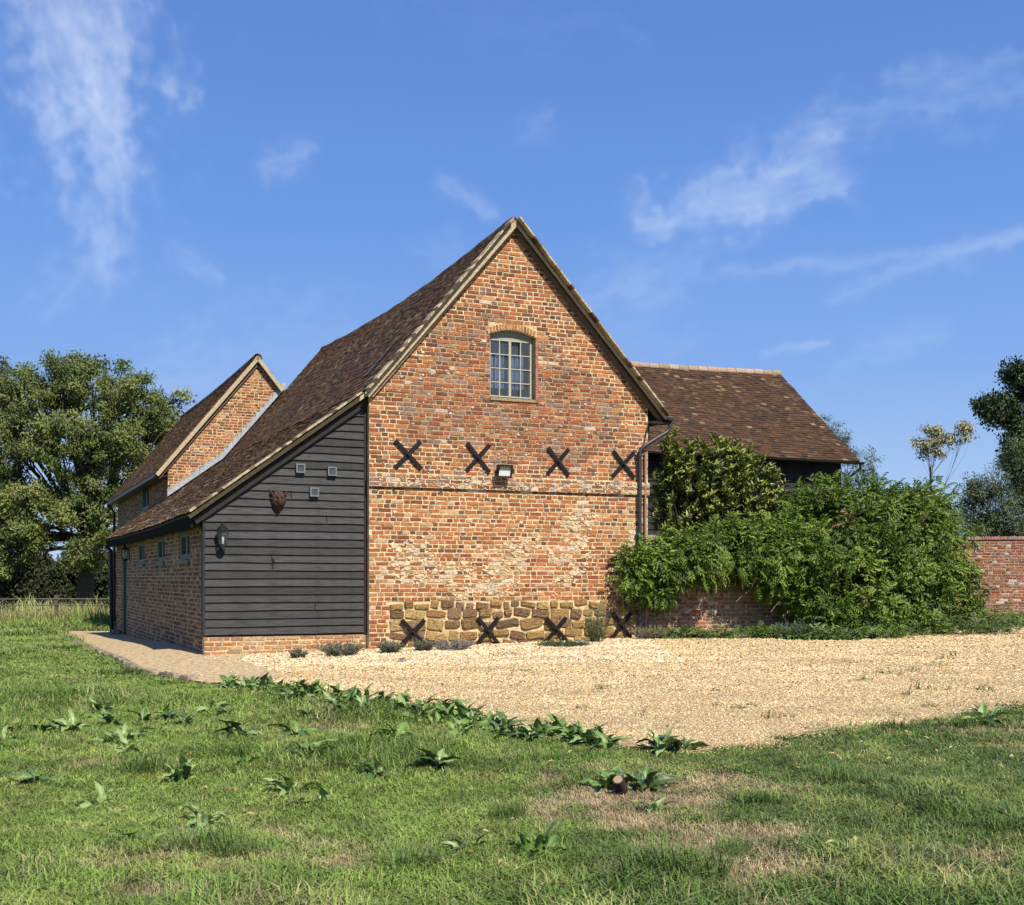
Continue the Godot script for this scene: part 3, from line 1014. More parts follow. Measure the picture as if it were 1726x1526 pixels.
	dp.tube([Vector3(5.82, 4.50, 0.13), Vector3(5.82, 4.36, 0.13), Vector3(5.76, 4.29, 0.12), Vector3(5.30, 4.02, 0.10), Vector3(5.22, 3.95, 0.09), Vector3(5.2, 3.84, 0.09), Vector3(5.2, 0.5, 0.09)], [0.036, 0.036, 0.036, 0.036, 0.036, 0.036, 0.036], 10, dc)
	for y in [3.80, 2.3, 0.9]:
		dp.lathe(Vector3(5.2, y, 0.09), [Vector2(0.046, 0), Vector2(0.046, 0.07)], 10, dc)
		dp.box(idt, Vector3(5.13, y + 0.02, 0.0), Vector3(5.27, y + 0.05, 0.06), dc)
	piece("downpipe", dp, "plastic", barn)
	dp = Geo.new()
	dp.tube([Vector3(5.34, 3.9, 0.05), Vector3(5.34, 0.5, 0.05)], [0.022, 0.022], 8, Color(0.30, 0.20, 0.16))
	dp.tube([Vector3(5.40, 4.44, 0.05), Vector3(5.32, 4.05, 0.035), Vector3(5.30, 3.9, 0.03)], [0.009, 0.009, 0.009], 6, Color(0.03, 0.03, 0.03))
	piece("service_pipe", dp, "plastic", barn)
	dp = Geo.new()
	dp.tube([Vector3(-2.92, 2.42, -14.42), Vector3(-2.80, 2.30, -14.42), Vector3(-2.78, -0.1, -14.42)], [0.05, 0.05, 0.05], 8, Color(0.02, 0.02, 0.02))
	piece("downpipe", dp, "plastic", barn)
	# vents in the weatherboarding
	for v in [Vector2(-1.156, 3.367), Vector2(-0.62, 3.336), Vector2(-0.924, 2.98)]:
		var vg := Geo.new()
		frame_box(vg, v.x - 0.075, v.x + 0.075, v.y - 0.075, v.y + 0.075, 0.022, -0.14, -0.045, Color(0.17, 0.185, 0.20))
		vg.box(idt, Vector3(v.x - 0.053, v.y - 0.053, -0.14), Vector3(v.x + 0.053, v.y + 0.053, -0.07), Color(0.09, 0.10, 0.11))
		var vent := piece("vent", vg, "paint", barn)
		for k in 5:
			var sg := Geo.new()
			sg.box(Transform3D(Basis(Vector3(1, 0, 0), 0.6), Vector3(v.x, v.y - 0.04 + 0.02 * k, -0.06)), Vector3(-0.052, -0.002, -0.012), Vector3(0.052, 0.002, 0.012), Color(0.14, 0.155, 0.17))
			piece("slat", sg, "paint", vent)
	var kg := Geo.new()
	kg.tube([Vector3(-1.60, 1.86, -0.10), Vector3(-1.60, 1.86, -0.04), Vector3(-1.60, 1.76, -0.05)], [0.008, 0.008, 0.008], 5, Color(0.01, 0.01, 0.01))
	kg.tube([Vector3(-1.63, 1.865, -0.045), Vector3(-1.60, 1.86, -0.04)], [0.008, 0.008], 5, Color(0.01, 0.01, 0.01))
	piece("hook", kg, "iron", barn)
	# lead flashing where the rear wing meets the roof
	var flash := part("flashing", barn)
	var prev := Vector3.ZERO
	var line := [Vector3(-1.52, 3.62, -12.95), Vector3(-0.8, 4.15, -12.95), Vector3(-0.05, 4.70, -12.95), Vector3(0.8, 5.71, -12.95), Vector3(1.62, 6.69, -12.95)]
	for i in line.size() - 1:
		var m := 7
		for k in m:
			var a: Vector3 = line[i].lerp(line[i + 1], float(k) / m)
			var b: Vector3 = line[i].lerp(line[i + 1], float(k + 1) / m)
			var g := Geo.new()
			var lc := jit(Color(0.40, 0.43, 0.46), 0.08)
			# stepped leaves turned up the brickwork and an apron on the tiles
			g.prism(idt, PackedVector2Array([Vector2(a.x, a.y - 0.05), Vector2(b.x, b.y - 0.05), Vector2(b.x, b.y + 0.22), Vector2(a.x, b.y + 0.22 - rf(0, 0.03)), Vector2(a.x, a.y + 0.1)]), -12.985 + 0.002 * (k % 2), -12.975 + 0.002 * (k % 2), lc)
			var nn: Vector3 = Vector3(-(b - a).y, (b - a).x, 0).normalized()
			g.quad(a + nn * 0.07 + Vector3(0, 0, -0.03), b + nn * 0.07 + Vector3(0, 0, -0.03), b + nn * 0.075 + Vector3(0, 0, 0.2), a + nn * 0.07 + Vector3(0, 0, 0.2), lc)
			piece("lead_sheet", g, "lead", flash)

func pick_color(l: Array) -> Color:
	return l[rng.randi() % l.size()]

func small_window(parent: Node3D, xf: Transform3D, x0: float, x1: float, y0: float, y1: float) -> void:
	var g := Geo.new()
	var c := Color(0.115, 0.14, 0.095)
	frame_box(g, x0, x1, y0, y1, 0.11, -0.14, -0.01, c)
	g.box(Transform3D(), Vector3((x0 + x1) / 2 - 0.07, y0 + 0.11, -0.13), Vector3((x0 + x1) / 2 + 0.07, y1 - 0.11, -0.03), c)
	g.box(Transform3D(), Vector3(x0 - 0.04, y0 - 0.06, -0.1), Vector3(x1 + 0.04, y0 - 0.002, 0.05), c)
	g.box(Transform3D(), Vector3(x0 + 0.1, y0 + 0.1, -0.24), Vector3(x1 - 0.1, y1 - 0.1, -0.2), Color(0.02, 0.02, 0.02))
	var w := piece("window", g, "paint", parent, xf)
	for k in 2:
		var p := Geo.new()
		var a := x0 + 0.11 if k == 0 else (x0 + x1) / 2 + 0.07
		var b := (x0 + x1) / 2 - 0.07 if k == 0 else x1 - 0.11
		p.quad(Vector3(a, y0 + 0.11, -0.08), Vector3(a, y1 - 0.11, -0.08), Vector3(b, y1 - 0.11, -0.08), Vector3(b, y0 + 0.11, -0.08), Color.WHITE)
		piece("pane", p, "glass", w)

func build_gable_window(barn: Node3D) -> void:
	var idt := Transform3D()
	var c := Color(0.46, 0.46, 0.36)
	var z0 := -0.15
	var z1 := -0.10
	var win := part("window", barn)
	var g := Geo.new()
	# outer frame with a head that follows the arch
	frame_box(g, WIN[0] + 0.002, WIN[1] - 0.002, WIN[2] + 0.002, WIN[3] - 0.03, 0.03, z0 - 0.03, z1 - 0.012, Color(0.33, 0.34, 0.28))
	var pts := PackedVector2Array([Vector2(WIN[0] + 0.002, WIN[3] - 0.06)])
	for k in 9:
		var x := lerpf(-0.4355, 0.4355, k / 8.0)
		pts.append(Vector2((WIN[0] + WIN[1]) / 2.0 + x, WIN[3] + 0.10 * (1 - pow(x / 0.4375, 2)) - 0.002))
	pts.append(Vector2(WIN[1] - 0.002, WIN[3] - 0.06))
	g.prism(idt, pts, z0 - 0.028, z1 - 0.014, Color(0.26, 0.28, 0.24))
	piece("frame", g, "paint", win)
	var mid := (WIN[0] + WIN[1]) / 2.0 - 0.01
	for side in 2:
		var x0: float = WIN[0] + 0.03 if side == 0 else mid + 0.002
		var x1: float = mid - 0.002 if side == 0 else WIN[1] - 0.03
		var y0: float = WIN[2] + 0.035
		var y1: float = WIN[3] - 0.065
		var s := Geo.new()
		frame_box(s, x0, x1, y0, y1, 0.02, z0, z1, c)
		var xm := (x0 + x1) / 2
		s.box(idt, Vector3(xm - 0.008, y0 + 0.02, z0 + 0.01), Vector3(xm + 0.008, y1 - 0.02, z1 - 0.003), c)
		for r in [1, 2, 3]:
			var y := lerpf(y0 + 0.013, y1 - 0.013, r / 4.0)
			for q in [[x0 + 0.02, xm - 0.008], [xm + 0.008, x1 - 0.02]]:
				s.box(idt, Vector3(q[0], y - 0.007, z0 + 0.01), Vector3(q[1], y + 0.007, z1 - 0.004), c)
		piece("casement", s, "paint", win)
		for r in 4:
			for q in 2:
				var a := x0 + 0.02 if q == 0 else xm + 0.008
				var b := xm - 0.008 if q == 0 else x1 - 0.02
				var ya := lerpf(y0 + 0.013, y1 - 0.013, r / 4.0) + 0.008
				var yb := lerpf(y0 + 0.013, y1 - 0.013, (r + 1) / 4.0) - 0.008
				var p := Geo.new()
				p.quad(Vector3(a, ya, -0.003), Vector3(a, yb, 0.003), Vector3(b, yb, 0.003), Vector3(b, ya, -0.003), Color.WHITE)
				put("pane", p.mesh(mats["glass"]), win, Transform3D(Basis(Vector3(0, 1, 0), rf(-0.012, 0.012)), Vector3(0, 0, z0 + 0.02)))
	var sg := Geo.new()
	sg.block(idt, Vector3(WIN[0] - 0.0, WIN[2] - 0.055, -0.2), Vector3(WIN[1] + 0.0, WIN[2] - 0.001, 0.03), 0.006, Color(0.33, 0.26, 0.16))
	piece("sill", sg, "old_wood", win)
	sg = Geo.new()
	sg.box(idt, Vector3(WIN[1] + 0.001, WIN[2] - 0.05, 0.0), Vector3(WIN[1] + 0.055, WIN[3] - 0.02, 0.022), Color(0.36, 0.18, 0.12))
	piece("jamb_strip", sg, "mortar", win)
	# curtains hanging in soft folds inside
	for q in [[WIN[0] + 0.03, WIN[0] + 0.42], [WIN[0] + 0.46, WIN[1] - 0.09]]:
		var cg := Geo.new()
		var n := 40
		for i in n:
			var xa := lerpf(q[0], q[1], float(i) / n)
			var xb := lerpf(q[0], q[1], float(i + 1) / n)
			var za := -0.30 + 0.022 * sin(i * 1.1) + 0.01 * sin(i * 0.37)
			var zb := -0.30 + 0.022 * sin((i + 1) * 1.1) + 0.01 * sin((i + 1) * 0.37)
			cg.quad(Vector3(xa, WIN[2] + 0.22, za), Vector3(xa, WIN[3] + 0.05, za), Vector3(xb, WIN[3] + 0.05, zb), Vector3(xb, WIN[2] + 0.22, zb), Color(0.115, 0.155, 0.28))
		piece("curtain", cg, "cloth", win)
	var og := Geo.new()
	og.box(idt, Vector3(WIN[0] - 0.2, WIN[2] - 0.2, -1.2), Vector3(WIN[1] + 0.2, WIN[3] + 0.3, -1.15), Color(0.03, 0.028, 0.025))
	og.box(idt, Vector3(WIN[0] - 0.05, WIN[2] - 0.03, -0.5), Vector3(WIN[1] + 0.05, WIN[2] - 0.001, -0.21), Color(0.45, 0.43, 0.36))
	piece("inner_sill", og, "paint", win)
	for q in [[0.20, 0.05, 0.03], [0.27, 0.06, 0.035]]:
		var o := Geo.new()
		o.lathe(Vector3(WIN[0] + q[0], WIN[2], -0.25), [Vector2(q[2] * 0.7, 0), Vector2(q[2], q[1] * 0.4), Vector2(q[2] * 0.6, q[1] * 0.8), Vector2(q[2] * 0.75, q[1])], 8, Color(0.75, 0.74, 0.70))
		var jar := piece("white_jar", o, "plastic", self, site)
		tag(jar, "small white jar on the inner sill behind the gable window glass" if q[0] < 0.25 else "wider white jar beside the small one inside the gable window", "jar")

func build_ties(barn: Node3D) -> void:
	for t in [[0.685, 3.66, 0.66, 0.80], [1.978, 3.66, 0.66, 0.83], [3.542, 3.655, 0.64, 0.83], [4.889, 3.66, 0.66, 0.8], [0.76, 0.626, 0.60, 0.78], [2.147, 0.626, 0.62, 0.84], [3.482, 0.63, 0.58, 0.8], [4.83, 0.68, 0.62, 0.85]]:
		var tie := part("wall_tie", barn)
		for k in 2:
			var g := Geo.new()
			var l: float = t[2] / 2
			g.block(Transform3D(), Vector3(-l, -0.037, 0), Vector3(l, 0.037, 0.014), 0.004, jit(Color(0.013, 0.010, 0.010), 0.15))
			piece("bar", g, "iron", tie, Transform3D(Basis(Vector3(0, 0, 1), t[3] if k == 0 else PI - t[3] + rf(-0.06, 0.06)), Vector3(t[0], t[1], 0.013 + (0.0 if t[1] > 2 else 0.04) + 0.015 * k)))
		var b := Geo.new()
		b.tube([Vector3(t[0], t[1], 0.03), Vector3(t[0], t[1], 0.135 if t[1] < 2 else 0.085)], [0.024, 0.02], 6, Color(0.03, 0.028, 0.03))
		piece("bolt", b, "iron", tie)

# ---------------------------------------------------------------- the wing behind and the tarred barn
func build_rear_wing() -> void:
	var wing := thing("brick_wing", "smaller brick gabled wing rising behind the lean-to roof at the far end", "building", site)
	var wall := part("gable_wall", wing)
	brick_wall(wall, Transform3D(Basis(), Vector3(0, 0, -13.0)), 3.2, 7.5, func(y):
		var l: float = -1.5 if y < 4.68 else (y - 4.68) / 1.22 - 1.5 + 0.05
		var r: float = minf(0.84 + (7.54 - y) / 1.22 - 0.05, ((y - 2.58) / 0.731 - 2.95 if y < 4.7 else (y - 4.70) / 1.194 - 0.05) + 0.3)
		return [[l, r]], brick_tone_plain, 300)
	var side := part("side_wall", wing)
	var sxf := Transform3D(Basis(Vector3(0, 0, 1), Vector3(0, 1, 0), Vector3(-1, 0, 0)), Vector3(-1.5, 0, 0))
	brick_wall(side, sxf, 0.0, 4.7, func(y):
		if y > 3.58 and y < 4.42:
			return [[-25.8, -18.6], [-16.9, -13.02]]
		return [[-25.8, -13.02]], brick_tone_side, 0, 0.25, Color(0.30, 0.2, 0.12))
	small_window(wing, sxf, -18.59, -16.91, 3.60, 4.40)
	var roof := part("roof", wing)
	tiles(roof, Vector3(-1.82, 4.30, -12.88), Vector3(0, 0, -1), 13.2, Vector3(2.66, 3.24, 0).normalized(), 4.17, roof_tone, 100, func(a, b): return 0.06 * sin(PI * a / 13.2) * b / 4.17, all)
	tiles(roof, Vector3(3.5, 4.30, -12.88), Vector3(0, 0, -1), 13.2, Vector3(-2.66, 3.24, 0).normalized(), 4.17, roof_tone, 0, no_sag, all, 0.2)
	ridge_tiles(roof, Vector3(0.84, 7.57, -12.88), Vector3(0, 0, -1), 13.1, func(a, _b): return 0.06 * sin(PI * a / 13.2), func(_s): return jit(pick_color([TILES[2], TILES[7], TILES[4]]), 0.15))
	for v in [[Vector3(0.84, 7.58, -12.87), Vector3(-1.84, 4.28, -12.87), 0.10, TAN], [Vector3(0.84, 7.58, -12.87), Vector3(3.5, 4.3, -12.87), 0.10, TAN], [Vector3(0.84, 7.47, -12.96), Vector3(-1.8, 4.24, -12.96), 0.11, Color(0.20, 0.15, 0.10)]]:
		piece("verge_board", verge_plank(v[0], v[1], v[2], 0.03, v[3]), "old_wood", wing)
	var g := Geo.new()
	g.box(Transform3D(), Vector3(-1.86, 4.20, -26.0), Vector3(-1.80, 4.29, -12.9), Color(0.03, 0.03, 0.03))
	g.box(Transform3D(), Vector3(-1.80, 4.22, -26.0), Vector3(-1.5, 4.26, -12.95), Color(0.035, 0.03, 0.028))
	g.tube([Vector3(-1.84, 4.2, -25.9), Vector3(-1.62, 3.95, -25.9), Vector3(-1.6, 0, -25.9)], [0.05, 0.05, 0.05], 6, Color(0.02, 0.02, 0.02))
	piece("gutter", g, "plastic", wing)
	var b := Geo.new()
	b.box(Transform3D(), Vector3(-1.4, 0, -25.9), Vector3(3.2, 4.6, -25.7), Color(0.3, 0.15, 0.08))
	b.box(Transform3D(), Vector3(3.1, 0, -25.7), Vector3(3.3, 4.6, -13), Color(0.3, 0.15, 0.08))
	piece("back_wall", b, "brick", wing)

func build_tarred_barn() -> void:
	var barn := thing("tarred_barn", "low black weatherboarded barn with a brown tiled roof, right of the brick gable", "barn", site)
	var roof := part("roof", barn)
	var up := Vector3(0, 2.86, -3.45).normalized()
	var sag := func(a: float, b: float) -> float: return (0.11 * sin(PI * clampf(a / 10.8, 0, 1)) - 0.0) * clampf(b / 4.4, 0, 1) + 0.02 * fn.get_noise_2d(a * 50, b * 50)
	tiles(roof, Vector3(4.1, 4.56, -5.25), Vector3(1, 0, 0), 10.78, up, 4.46, barn_tone, 300, sag, func(a, b): return a + 4.1 > 2.63 + (7.9 - 4.56 - b * up.y) / 1.081 - 0.12)
	tiles(roof, Vector3(4.1, 4.56, -12.15), Vector3(1, 0, 0), 10.78, Vector3(0, 2.86, 3.45).normalized(), 4.46, barn_tone, 0, sag, all, 0.2)
	ridge_tiles(roof, Vector3(3.4, 7.45, -8.7), Vector3(1, 0, 0), 11.5, func(a, _b): return 0.11 * sin(PI * clampf((a - 0.7) / 10.8, 0, 1)), func(s): return jit(pick_color([Color(0.40, 0.33, 0.25), Color(0.34, 0.27, 0.2), Color(0.42, 0.30, 0.22)]) if s > 5.2 else TILES[1], 0.15))
	var wall := part("weatherboarding", barn)
	var back := Geo.new()
	back.box(Transform3D(), Vector3(5.45, 0.2, -5.9), Vector3(14.5, 4.55, -5.665), Color(0.02, 0.02, 0.02))
	back.prism(Transform3D(Basis(Vector3(0, 0, -1), Vector3(0, 1, 0), Vector3(1, 0, 0)), Vector3(14.4, 0, 0)), PackedVector2Array([Vector2(5.66, 0.2), Vector2(5.66, 4.6), Vector2(8.7, 7.3), Vector2(11.8, 4.6), Vector2(11.8, 0.2)]), 0, 0.12, Color(0.03, 0.03, 0.03))
	back.box(Transform3D(), Vector3(5.5, 0.2, -11.8), Vector3(14.4, 4.55, -11.6), Color(0.03, 0.03, 0.03))
	piece("backing", back, "black_board", wall)
	for i in 25:
		build_board(wall, 5.45, 5.45, 14.5, 0.35 + i * 0.17, 0.35 + (i + 1) * 0.17, -5.66, jit(Color(0.030, 0.030, 0.032), 0.2))
	var g := Geo.new()
	g.box(Transform3D(), Vector3(14.5, 0.3, -5.75), Vector3(14.56, 4.55, -5.6), Color(0.02, 0.02, 0.02))
	piece("corner_board", g, "black_board", barn)
	g = Geo.new()
	for k in 6:
		var w0 := PI + PI * k / 6
		var w1 := PI + PI * (k + 1) / 6
		g.quad(Vector3(14.95, 4.56 + sin(w0) * 0.06, -5.2 + cos(w0) * 0.06), Vector3(14.95, 4.56 + sin(w1) * 0.06, -5.2 + cos(w1) * 0.06), Vector3(5.6, 4.56 + sin(w1) * 0.06, -5.2 + cos(w1) * 0.06), Vector3(5.6, 4.56 + sin(w0) * 0.06, -5.2 + cos(w0) * 0.06), Color(0.02, 0.02, 0.02))
	g.tube([Vector3(14.86, 4.52, -5.2), Vector3(14.86, 4.38, -5.22), Vector3(14.66, 4.14, -5.5), Vector3(14.64, 0.5, -5.55)], [0.04, 0.04, 0.04, 0.04], 8, Color(0.02, 0.02, 0.02))
	piece("gutter", g, "plastic", barn)
	g = Geo.new()
	g.tube([Vector3(14.1, 3.70, -5.6), Vector3(14.1, 3.72, -5.45), Vector3(14.22, 3.85, -5.44), Vector3(14.3, 4.02, -5.44), Vector3(14.16, 4.05, -5.44)], [0.03, 0.035, 0.035, 0.03, 0.02], 6, Color(0.30, 0.18, 0.09))
	var br := piece("curved_bracket", g, "old_wood", self, site)
	tag(br, "small curved tan bracket under the tarred barn's right eaves", "bracket")

# ---------------------------------------------------------------- fittings on the walls
func build_fittings() -> void:
	# head sculpture: a lumpy mask with a heavy mane
	var g := Geo.new()
	var c := Color(0.06, 0.036, 0.03)
	var nv := 18
	var nu := 26
	var at := func(i: int, j: int) -> Vector3:
		var v := PI * j / nv
		var u := PI * i / nu
		var y := cos(v)
		var w := sin(v)
		var p := Vector3(-cos(u) * w * 0.15, y * 0.2, sin(u) * w * 0.13)
		if y < 0:
			p.x *= 1.0 - 0.42 * pow(-y, 0.8)
		# brow, eye hollows, muzzle, mouth and the curls of the mane
		var f := Vector2(p.x, p.y)
		p.z += 0.055 * exp(-pow(f.length() / 0.05, 2) * 1.0) * 1.0
		p.z += 0.06 * exp(-pow((f - Vector2(0, -0.07)).length() / 0.055, 2))
		p.z -= 0.03 * (exp(-pow((f - Vector2(0.05, 0.03)).length() / 0.022, 2)) + exp(-pow((f - Vector2(-0.05, 0.03)).length() / 0.022, 2)))
		p.z += 0.025 * exp(-pow((f.y - 0.065) / 0.02, 2)) * exp(-pow(f.x / 0.08, 2))
		p.z -= 0.02 * exp(-pow((f.y + 0.125) / 0.01, 2)) * exp(-pow(f.x / 0.05, 2))
		if f.length() > 0.09 and w > 0.05:
			p += Vector3(p.x, p.y, 0.02).normalized() * 0.009 * sin(atan2(f.y, f.x) * 15.0 + f.length() * 60.0)
		return p
	for j in nv:
		for i in nu:
			g.quad(at.call(i, j), at.call(i + 1, j), at.call(i + 1, j + 1), at.call(i, j + 1), jit(c, 0.12))
	for e in [-1, 1]:
		g.tube([Vector3(e * 0.10, 0.10, 0.05), Vector3(e * 0.145, 0.15, 0.06), Vector3(e * 0.15, 0.185, 0.05)], [0.03, 0.024, 0.006], 7, c)
	g.box(Transform3D(), Vector3(-0.07, -0.2, -0.03), Vector3(0.07, 0.1, 0.02), c)
	var head := piece("head_sculpture", g, "iron", self, site * Transform3D(Basis.from_scale(Vector3(0.88, 0.92, 0.95)), Vector3(-1.52, 2.82, -0.12)))
	tag(head, "dark brown carved animal head hung on the black weatherboarding", "sculpture")
	# carriage lanterns
	for q in [[Vector3(-2.44, 2.22, -0.1), 0.0, "black glazed carriage lantern at the left end of the weatherboarded wall"], [Vector3(-2.68, 2.15, -11.0), -PI / 2, "black lantern on the shaded side wall next to the green door"]]:
		var lan := thing("wall_lantern", q[2], "lantern", site * Transform3D(Basis(Vector3(0, 1, 0), q[1]), q[0]), "wall lanterns of the lean-to")
		var b := Geo.new()
		var k := Color(0.02, 0.02, 0.022)
		b.box(Transform3D(), Vector3(-0.04, -0.12, 0.0), Vector3(0.04, 0.12, 0.025), k)
		b.tube([Vector3(0, -0.10, 0.02), Vector3(0, -0.17, 0.06), Vector3(0, -0.16, 0.11)], [0.012, 0.012, 0.012], 6, k)
		piece("bracket", b, "iron", lan)
		var cage := Geo.new()
		for s in 6:
			var w := TAU * s / 6
			cage.tube([Vector3(cos(w) * 0.062, -0.13, 0.12 + sin(w) * 0.062), Vector3(cos(w) * 0.085, 0.10, 0.12 + sin(w) * 0.085)], [0.007, 0.007], 5, k)
		cage.lathe(Vector3(0, -0.16, 0.12), [Vector2(0.02, -0.03), Vector2(0.05, 0.0), Vector2(0.07, 0.03)], 12, k)
		piece("cage", cage, "iron", lan)
		var cap := Geo.new()
		cap.lathe(Vector3(0, 0.09, 0.12), [Vector2(0.10, 0), Vector2(0.095, 0.02), Vector2(0.05, 0.07), Vector2(0.022, 0.10), Vector2(0.022, 0.13), Vector2(0.006, 0.15)], 12, k)
		piece("cap", cap, "iron", lan)
		for s in 6:
			var w := TAU * s / 6
			var w2 := TAU * (s + 1) / 6
			var p := Geo.new()
			p.quad(Vector3(cos(w) * 0.058, -0.13, 0.12 + sin(w) * 0.058), Vector3(cos(w) * 0.08, 0.095, 0.12 + sin(w) * 0.08), Vector3(cos(w2) * 0.08, 0.095, 0.12 + sin(w2) * 0.08), Vector3(cos(w2) * 0.058, -0.13, 0.12 + sin(w2) * 0.058), Color.WHITE)
			piece("pane", p, "glass", lan)
		var bulb := Geo.new()
		bulb.lathe(Vector3(0, -0.09, 0.12), [Vector2(0.012, -0.03), Vector2(0.014, 0), Vector2(0.022, 0.04), Vector2(0.019, 0.07), Vector2(0.006, 0.09)], 10, Color(0.45, 0.43, 0.36))
		piece("bulb", bulb, "plastic", lan)
	# floodlight
	var fl := thing("floodlight", "black square floodlight with a white reflector above the brick band", "floodlight", site * Transform3D(Basis(), Vector3(2.40, 3.43, 0.05)))
	var k2 := Color(0.018, 0.018, 0.02)
	var tilt := Transform3D(Basis(Vector3(1, 0, 0), 0.35), Vector3(0, 0.0, 0.17))
	var fb := Geo.new()
	frame_box(fb, -0.135, 0.135, -0.11, 0.11, 0.022, -0.02, 0.03, k2)
	fb.prism(Transform3D(Basis(Vector3(0, 0, 1), Vector3(0, 1, 0), Vector3(-1, 0, 0)), Vector3.ZERO), PackedVector2Array([Vector2(-0.02, -0.11), Vector2(-0.02, 0.11), Vector2(-0.09, 0.07), Vector2(-0.09, -0.07)]), -0.13, 0.13, k2)
	piece("housing", fb, "plastic", fl, tilt)
	var rg := Geo.new()
	rg.quad(Vector3(-0.112, -0.088, 0.012), Vector3(-0.112, 0.0, 0.002), Vector3(0.112, 0.0, 0.002), Vector3(0.112, -0.088, 0.012), Color(0.8, 0.8, 0.78))
	rg.quad(Vector3(-0.112, 0.0, 0.002), Vector3(-0.112, 0.088, -0.015), Vector3(0.112, 0.088, -0.015), Vector3(0.112, 0.0, 0.002), Color(0.35, 0.36, 0.36))
	piece("reflector", rg, "plastic", fl, tilt)
	var gp := Geo.new()
	gp.quad(Vector3(-0.113, -0.09, 0.02), Vector3(-0.113, 0.09, 0.02), Vector3(0.113, 0.09, 0.02), Vector3(0.113, -0.09, 0.02), Color.WHITE)
	piece("pane", gp, "glass", fl, tilt)
	var bk := Geo.new()
	bk.tube([Vector3(-0.15, 0, 0.17), Vector3(-0.15, -0.02, 0.05), Vector3(-0.05, -0.02, 0.0)], [0.01, 0.01, 0.01], 5, k2)
	bk.tube([Vector3(0.15, 0, 0.17), Vector3(0.15, -0.02, 0.05), Vector3(0.05, -0.02, 0.0)], [0.01, 0.01, 0.01], 5, k2)
	bk.box(Transform3D(), Vector3(-0.09, -0.06, -0.03), Vector3(0.09, 0.03, 0.03), k2)
	bk.box(Transform3D(), Vector3(0.15, -0.03, -0.03), Vector3(0.23, 0.06, 0.08), Color(0.03, 0.03, 0.03))
	piece("bracket", bk, "plastic", fl)

# ---------------------------------------------------------------- garden walls
func wall_run(wall: Node3D, a: Vector3, b: Vector3, ya: float, top: float, tone: Callable, singles: int, mortar: Color, cap: Color) -> void:
	var d := b - a
	d.y = 0
	var l: float = d.length()
	d = d / l
	var out := Vector3(-d.z, 0, d.x)
	var xf := Transform3D(Basis(d, Vector3.UP, out), Vector3(a.x, 0, a.z))
	brick_wall(wall, xf, ya, top, func(_y): return [[0.0, l]], tone, singles, 0.24, mortar)
	var x := 0.0
	while x < l - 0.05:
		var w := minf(0.24 * rf(0.9, 1.1), l - x)
		var g := Geo.new()
		g.block(Transform3D(Basis(Vector3(1, 0, 0), Vector3(0, 0, -1), Vector3(0, 1, 0)), Vector3.ZERO), Vector3(0.004, -0.035, -0.03), Vector3(w - 0.004, 0.275, 0.055), 0.018, jit(cap, 0.2))
		piece("coping_brick", g, "stone", wall, xf * Transform3D(Basis(), Vector3(x, top + 0.03, 0)))
		x += w

func build_garden_walls() -> void:
	frame = Transform3D()
	var w := thing("garden_wall", "weathered brick garden wall under the mound of creeper, running from the gable's right corner", "garden wall")
	wall_run(w, Vector3(2.45, 0, -22.25), Vector3(4.6, 0, -23.2), -0.1, 2.27, brick_tone_pale, 0, Color(0.50, 0.39, 0.29), Color(0.42, 0.34, 0.26))
	wall_run(w, Vector3(4.6, 0, -23.2), Vector3(6.9, 0, -24.3), -0.1, 2.42, brick_tone_pale, 200, Color(0.50, 0.39, 0.29), Color(0.42, 0.34, 0.26))
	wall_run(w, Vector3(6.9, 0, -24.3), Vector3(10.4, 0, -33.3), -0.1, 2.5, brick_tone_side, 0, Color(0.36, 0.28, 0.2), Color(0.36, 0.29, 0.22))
	var v := thing("garden_wall", "faded red brick garden wall with a brick coping standing behind the creeper", "garden wall")
	wall_run(v, Vector3(10.4, 0, -33.3), Vector3(26, 0, -31.4), 0.0, 2.62, brick_tone_red, 300, Color(0.50, 0.36, 0.27), Color(0.42, 0.25, 0.19))

# ---------------------------------------------------------------- leaves
# one folded, pointed leaf along +y, face towards +z
func leaf_geo(g: Geo, xf: Transform3D, l: float, w: float, curl: float, col: Color, segs := 2) -> void:
	for s in segs:
		var t0 := float(s) / segs
		var t1 := float(s + 1) / segs
		var w0 := w * sin(PI * pow(t0, 0.75)) * 0.5 if s > 0 else w * 0.06
		var w1 := w * sin(PI * pow(t1, 0.75)) * 0.5
		var z0 := -curl * t0 * t0 * l
		var z1 := -curl * t1 * t1 * l
		var a := Vector3(0, t0 * l, z0)
		var b := Vector3(0, t1 * l, z1)
		for k in [-1.0, 1.0]:
			var c := Vector3(k * w0, t0 * l, z0 + w0 * 0.5)
			var d := Vector3(k * w1, t1 * l, z1 + w1 * 0.5)
			if k < 0:
				g.quad(xf * a, xf * c, xf * d, xf * b, col)
			else:
				g.quad(xf * a, xf * b, xf * d, xf * c, col)

func aim(y: Vector3, z: Vector3) -> Basis:
	y = y.normalized()
	var x := y.cross(z)
	if x.length() < 0.01:
		x = y.cross(Vector3(0.3, 0.2, 0.9))
	x = x.normalized()
	return Basis(x, y, x.cross(y))

func rand_dir() -> Vector3:
	var z := rf(-1, 1)
	var w := rf(0, TAU)
	var r := sqrt(1 - z * z)
	return Vector3(r * cos(w), z, r * sin(w))

